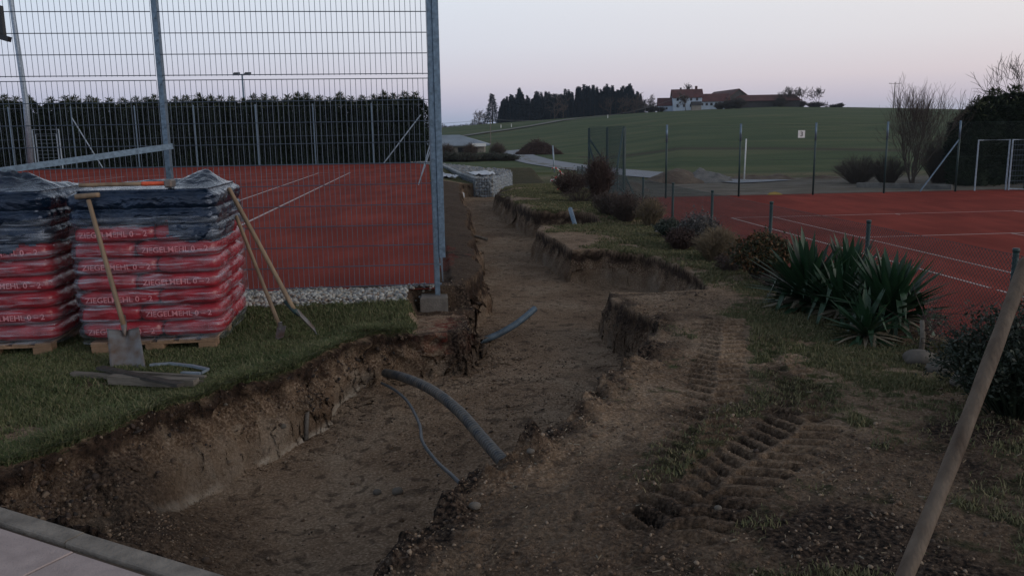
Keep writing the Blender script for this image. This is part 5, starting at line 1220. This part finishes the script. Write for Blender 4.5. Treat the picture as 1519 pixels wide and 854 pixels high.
# flood lights
p = AP(44.6, 0, .1); x_ = dp(26,75,46).x
lm = empty('light_mast', (dp(38,200,46).x,46,0), 0, 'tall thick grey light mast rising behind the hedge at left', 'mast')
MB().tube([dp(42,210,46)+Vector((0,0,-1.5)), dp(38,150,46), dp(16,0,46), dp(8,-70,46)], [.16,.15,.115,.09], 12).build('shaft', M['lgalv'], None, True).parent = lm
lm.children[0].matrix_parent_inverse = Matrix.Translation(-Vector(lm.location))
b_ = MB(); q_ = dp(8,-72,46); b_.box((q_.x,46,q_.z),(1.6,.3,.3)); under(b_.build('flood_light', M['black']), lm)
y_ = 85; q_ = dp(359,110,y_); fl = empty('flood_light_mast', (q_.x,y_,0), 0, 'distant mast with two small flood lights above the hedge', 'mast')
MB().tube([(0,0,-1),(0,0,q_.z)],[.13,.08],7).build('shaft', M['galv'], fl)
for s_ in (-1,1):
    b_ = MB(); b_.hull([(x2+s_*.55,y2,z2) for x2 in (-.3,.3) for y2,z2 in ((-.25,-.05),(-.25,.08),(.2,.05),(.2,.28))], (0,0,q_.z-.1)); b_.build('lamp_head', M['black'], fl)
b_ = MB(); b_.box((0,0,q_.z-.05),(1.1,.1,.1)); b_.build('crossarm', M['galv'], fl)
# ------------------------------------------------------------------ farm on the crest
YF = 300
def fb(name, px, y_, lab, z=None):
    p = hp(px,y_); return empty(name, (p.x,p.y,(dp(px,z,y_).z if z else p.z)), R(-6), lab, 'building')
m2 = YF/FPX
f1 = fb('farmhouse', 1012, YF, 'white farmhouse with red tiled roof and two rows of small windows', 163)
ro = gable(9.8,8,4.3,2.6,M['plaster'],M['rooft'],f1,0,0,0,.5,tuple((x_,z_,.75,.95) for z_ in (1.3,3.4) for x_ in (-3.4,-1.2,1.2,3.2)), -2.5)
b_ = MB(); b_.box((3.3,.4,7.3),(.8,.8,1.5)); b_.build('chimney', M['rooft'], ro)
b_ = MB(); b_.box((-2.0,.6,7.1),(.6,.6,1.0)); b_.build('chimney', M['darkwood'], ro)
f2 = fb('farm_annex', 983, YF+2, 'small white annex with a steep dark gable left of the farmhouse', 164)
gable(5.4,5.2,1.9,2.3,M['plaster'],M['rooft'],f2,0,0,0,.4,((0,.6,.7,.7),), -2.5)
f3 = fb('farm_wing', 1049, YF+2, 'low white wing with red roof right of the farmhouse', 160)
gable(10.5,8,2.3,2.4,M['plaster'],M['rooft'],f3,0,0,0,.5,tuple((x_,1.1,.8,.9) for x_ in (-4,-2.4,-.8,.8,2.2)), -2.5)
f4 = fb('barn', 1083, YF+9, 'large barn with broad red roof and dark timber gable above the other roofs', 158)
O_ = Vector(f4.location); G = lambda px, py, y_: tuple(dp(px,py,y_)-O_)
el, er, rl, rr_, gr_ = G(1051,144,316), G(1079,145.5,298), G(1060,137.3,324), G(1096,132.6,303), G(1110,143,309)
dn_ = lambda p_: (p_[0],p_[1],-2.5)
for k_ in ('el','er','rl','rr_','gr_'): pass
bk = (el[0]+14, el[1]+14, el[2])
Rz = Matrix.Rotation(R(6),3,'Z'); lw = lambda L_: [tuple(Rz @ Vector(p_)) for p_ in L_]
V = lw([el,er,gr_,bk,rl,rr_,dn_(el),dn_(er),dn_(gr_),dn_(bk)])
MB().add(V,[(6,7,1,0),(7,8,2,5,1),(8,9,3,2),(9,6,0,4,3)]).build('wall', M['darkwood'], f4)
up_ = lambda p_, k_=.15: (p_[0],p_[1],p_[2]+k_)
c0 = [el,er,rr_,rl,gr_,bk]; cen = Vector((0,0,0)); 
for p_ in c0: cen += Vector(p_)/6
A6 = [up_(tuple(cen+(Vector(p_)-cen)*1.05)) for p_ in c0]; B6 = [up_(p_,-.25) for p_ in A6]
MB().add(lw(A6+B6),[(0,1,2,3),(3,2,4,5),(6,9,8,7),(9,11,10,8),(0,6,7,1),(1,7,8,2),(2,8,10,4),(0,3,9,6),(3,5,11,9)]).build('roof', M['rooft'], f4)
f5 = fb('long_barn', 1128, YF+3, 'long low dark timber barn with red roof at the right of the farm', 158)
gable(22,9,2.0,1.9,M['darkwood'],M['rooft'],f5,-1,0,1.5,.5,(), -2.5)
f6 = fb('shed', 1026, YF-9, 'small grey shed standing in front of the farmhouse', 163)
gable(3.2,3,1.6,1.0,M['dirty_plaster'],M['darkwood'],f6,0,0,0,.2,(), -1.5)
# ------------------------------------------------------------------ distant trees
def far_tree(px, pyt, pyb, y_, seed, lab, group=None, levels=5, spread=.6, twr=.055):
    b2 = dp(px,pyb,y_); t2 = dp(px,pyt,y_); h_ = t2.z-b2.z
    o = bare_tree('bare_tree', (b2.x,y_,b2.z-.3), h_*1.5, seed, lab, group, levels, (4,4,3,3,3), spread, h_*.028, 1, None, 'tree', .31, .12, twr); return o
far_tree(1165,131,160,300,3,'bare fruit tree standing nearest the long barn')
far_tree(1190,133,160,300,4,'bare tree in the middle of the three right of the farm')
far_tree(1214,134,159,302,8,'bare round crowned tree farthest right on the crest')
far_tree(1016,129,150,312,14,'bare tree showing above the farmhouse roof')
far_tree(1017,143,165,288,15,'dark bare tree in front of the farmhouse')
far_tree(955,141,167,320,16,'pale bare tree between the dark wood and the annex')
far_tree(712,166,186,330,18,'small bare tree at the left end of the wood')
for j,(px,w_,h_,y_) in enumerate(((1072,7,3.2,288),(1086,7,3.8,287),(1060,5,2.5,289),(1146,6,3.5,298),(1175,5,2.5,299),(1196,8,2,300),(1224,5,1.2,300),(1232,3,1.6,300),(962,7,3,310),(975,5,2,300))):
    p = hp(px,y_); twig_bush('farm_bush', (p.x,p.y,p.z-.2), w_*.8, h_, 260, M['bark'], 80+j, 'dark leafless shrubbery along the farm on the crest', 'bush', 'shrubbery around the farm', r=.05, fork=4, leaf=M['leaf_dark'], leafn=260, leafs=.3)
def spruce_variant(seed, h=13., w=5.0, n=2600):
    rs = np.random.RandomState(seed); z = h*(1-rs.uniform(0,1,n)**.75*.93); f = 1-z/h
    tier = .75+.35*np.abs(((z*1.15) % 1)*2-1); an = rs.uniform(0,6.283,n); lob = 1+.35*fbm(an*1.3,z*.7,2,seed)
    r = w/2*(f**1.1)*tier*lob*rs.uniform(.35,1.05,n); P = np.stack([np.cos(an)*r,np.sin(an)*r,z],1); out = np.stack([np.cos(an),np.sin(an),np.full(n,-.25)],1)
    return leafset(P, .62, rs, -.1, .3, out)
sv_ = []
for s_ in range(4):
    V, F = spruce_variant(200+s_); t_ = empty('spruce_tree', (0,0,0)); fast_mesh('crown', V, F, M['spruce'], False, t_); MB().tube([(0,0,-1),(0,0,12)],[.22,.05],6).build('trunk_core', M['bark'], t_); sv_.append(t_)
rs = np.random.RandomState(23); used = set(); cnt = 0
OUT_X = [745,752,760,768,772,780,790,800,808,815,822,832,842,850,858,868,878,888,898,908,918,930,936,944,952]
OUT_Y = [158,152,144,152,132,142,147,143,147,141,145,143,140,146,132,134,131,137,131,136,137,130,136,142,152]
def place_spruce(px, top, y_, lab, group, ws=1.):
    global cnt
    i = cnt % 4; t_ = sv_[i] if i not in used else dup(sv_[i]); used.add(i); cnt += 1
    b2 = hp(px,y_); tz = dp(px,top,y_).z; k = (tz-b2.z)/13.
    t_.location = b2; t_.scale = (k*1.05*ws,k*1.05*ws,k); t_.rotation_euler = (0,0,rs.uniform(0,6)); tag(t_, lab, 'spruce', group)
place_spruce(735,139,335,'tall lone spruce at the left end of the dark wood',None,1.7)
place_spruce(774,130,337,'tallest spruce in the left half of the dark wood',None,1.1)
place_spruce(933,127,345,'tallest spruce at the right end of the dark wood',None,1.1)
for row in range(4):
    for px in np.arange(746,952,5.2-.2*row):
        q_ = px+rs.uniform(-2,2); top = np.interp(q_,OUT_X,OUT_Y)-4+rs.uniform(-3,9)
        if row == 0: top += 9
        place_spruce(q_, top-(3 if rs.uniform() < .3 else 0), 333+row*7+rs.uniform(-2,2), 'dark spruce in the closed wood on the ridge', 'spruces of the dark wood', 1.1)
for j,px in enumerate((905,915,924,940,946,822,835)):
    far_tree(px,140+rs.uniform(0,6),172 if px > 900 else 176,328,30+j,'bare broadleaf tree along the front of the dark wood','bare trees along the dark wood',4,.6,.05)
for j,px in enumerate((662,671,680,690,700,712,722)):
    p = hp(px,345); twig_bush('far_bush', (p.x,p.y,p.z-.2), 4.5, rs.uniform(1,3), 60, M['bark'], 130+j, 'tiny shrub on the distant skyline left of the wood', 'bush', 'shrubs on the distant skyline', r=.05, fork=4)
for j,px in enumerate((747,762,900)):
    p = dp(px, 190 if px < 800 else 184, 270); p = hp(px, 262); b_ = MB(); b_.tube([(p.x,p.y,p.z-.2),(p.x,p.y,p.z+1.0)],.12,5); tag(b_.build('roadside_post', M['white']), 'tiny white roadside post along the hill lane', 'post', 'white posts along the hill lane')

# ------------------------------------------------------------------ evening haze in the air
b_ = MB(); b_.box((0,690,12),(3900,1430,36)); hz = b_.build('haze', None)
hz.data.materials.clear(); hm = bpy.data.materials.new('haze_air'); hm.use_nodes = True; t = hm.node_tree; t.nodes.remove(t.nodes['Principled BSDF'])
pv_ = N(t,'ShaderNodeVolumePrincipled'); pv_.inputs['Color'].default_value = (.75,.85,1,1); pv_.inputs['Density'].default_value = .00016; t.links.new(pv_.outputs[0], t.nodes['Material Output'].inputs['Volume'])
hz.data.materials.append(hm); tag(hz, 'thin bluish evening haze over the whole place', 'haze', kind='stuff')
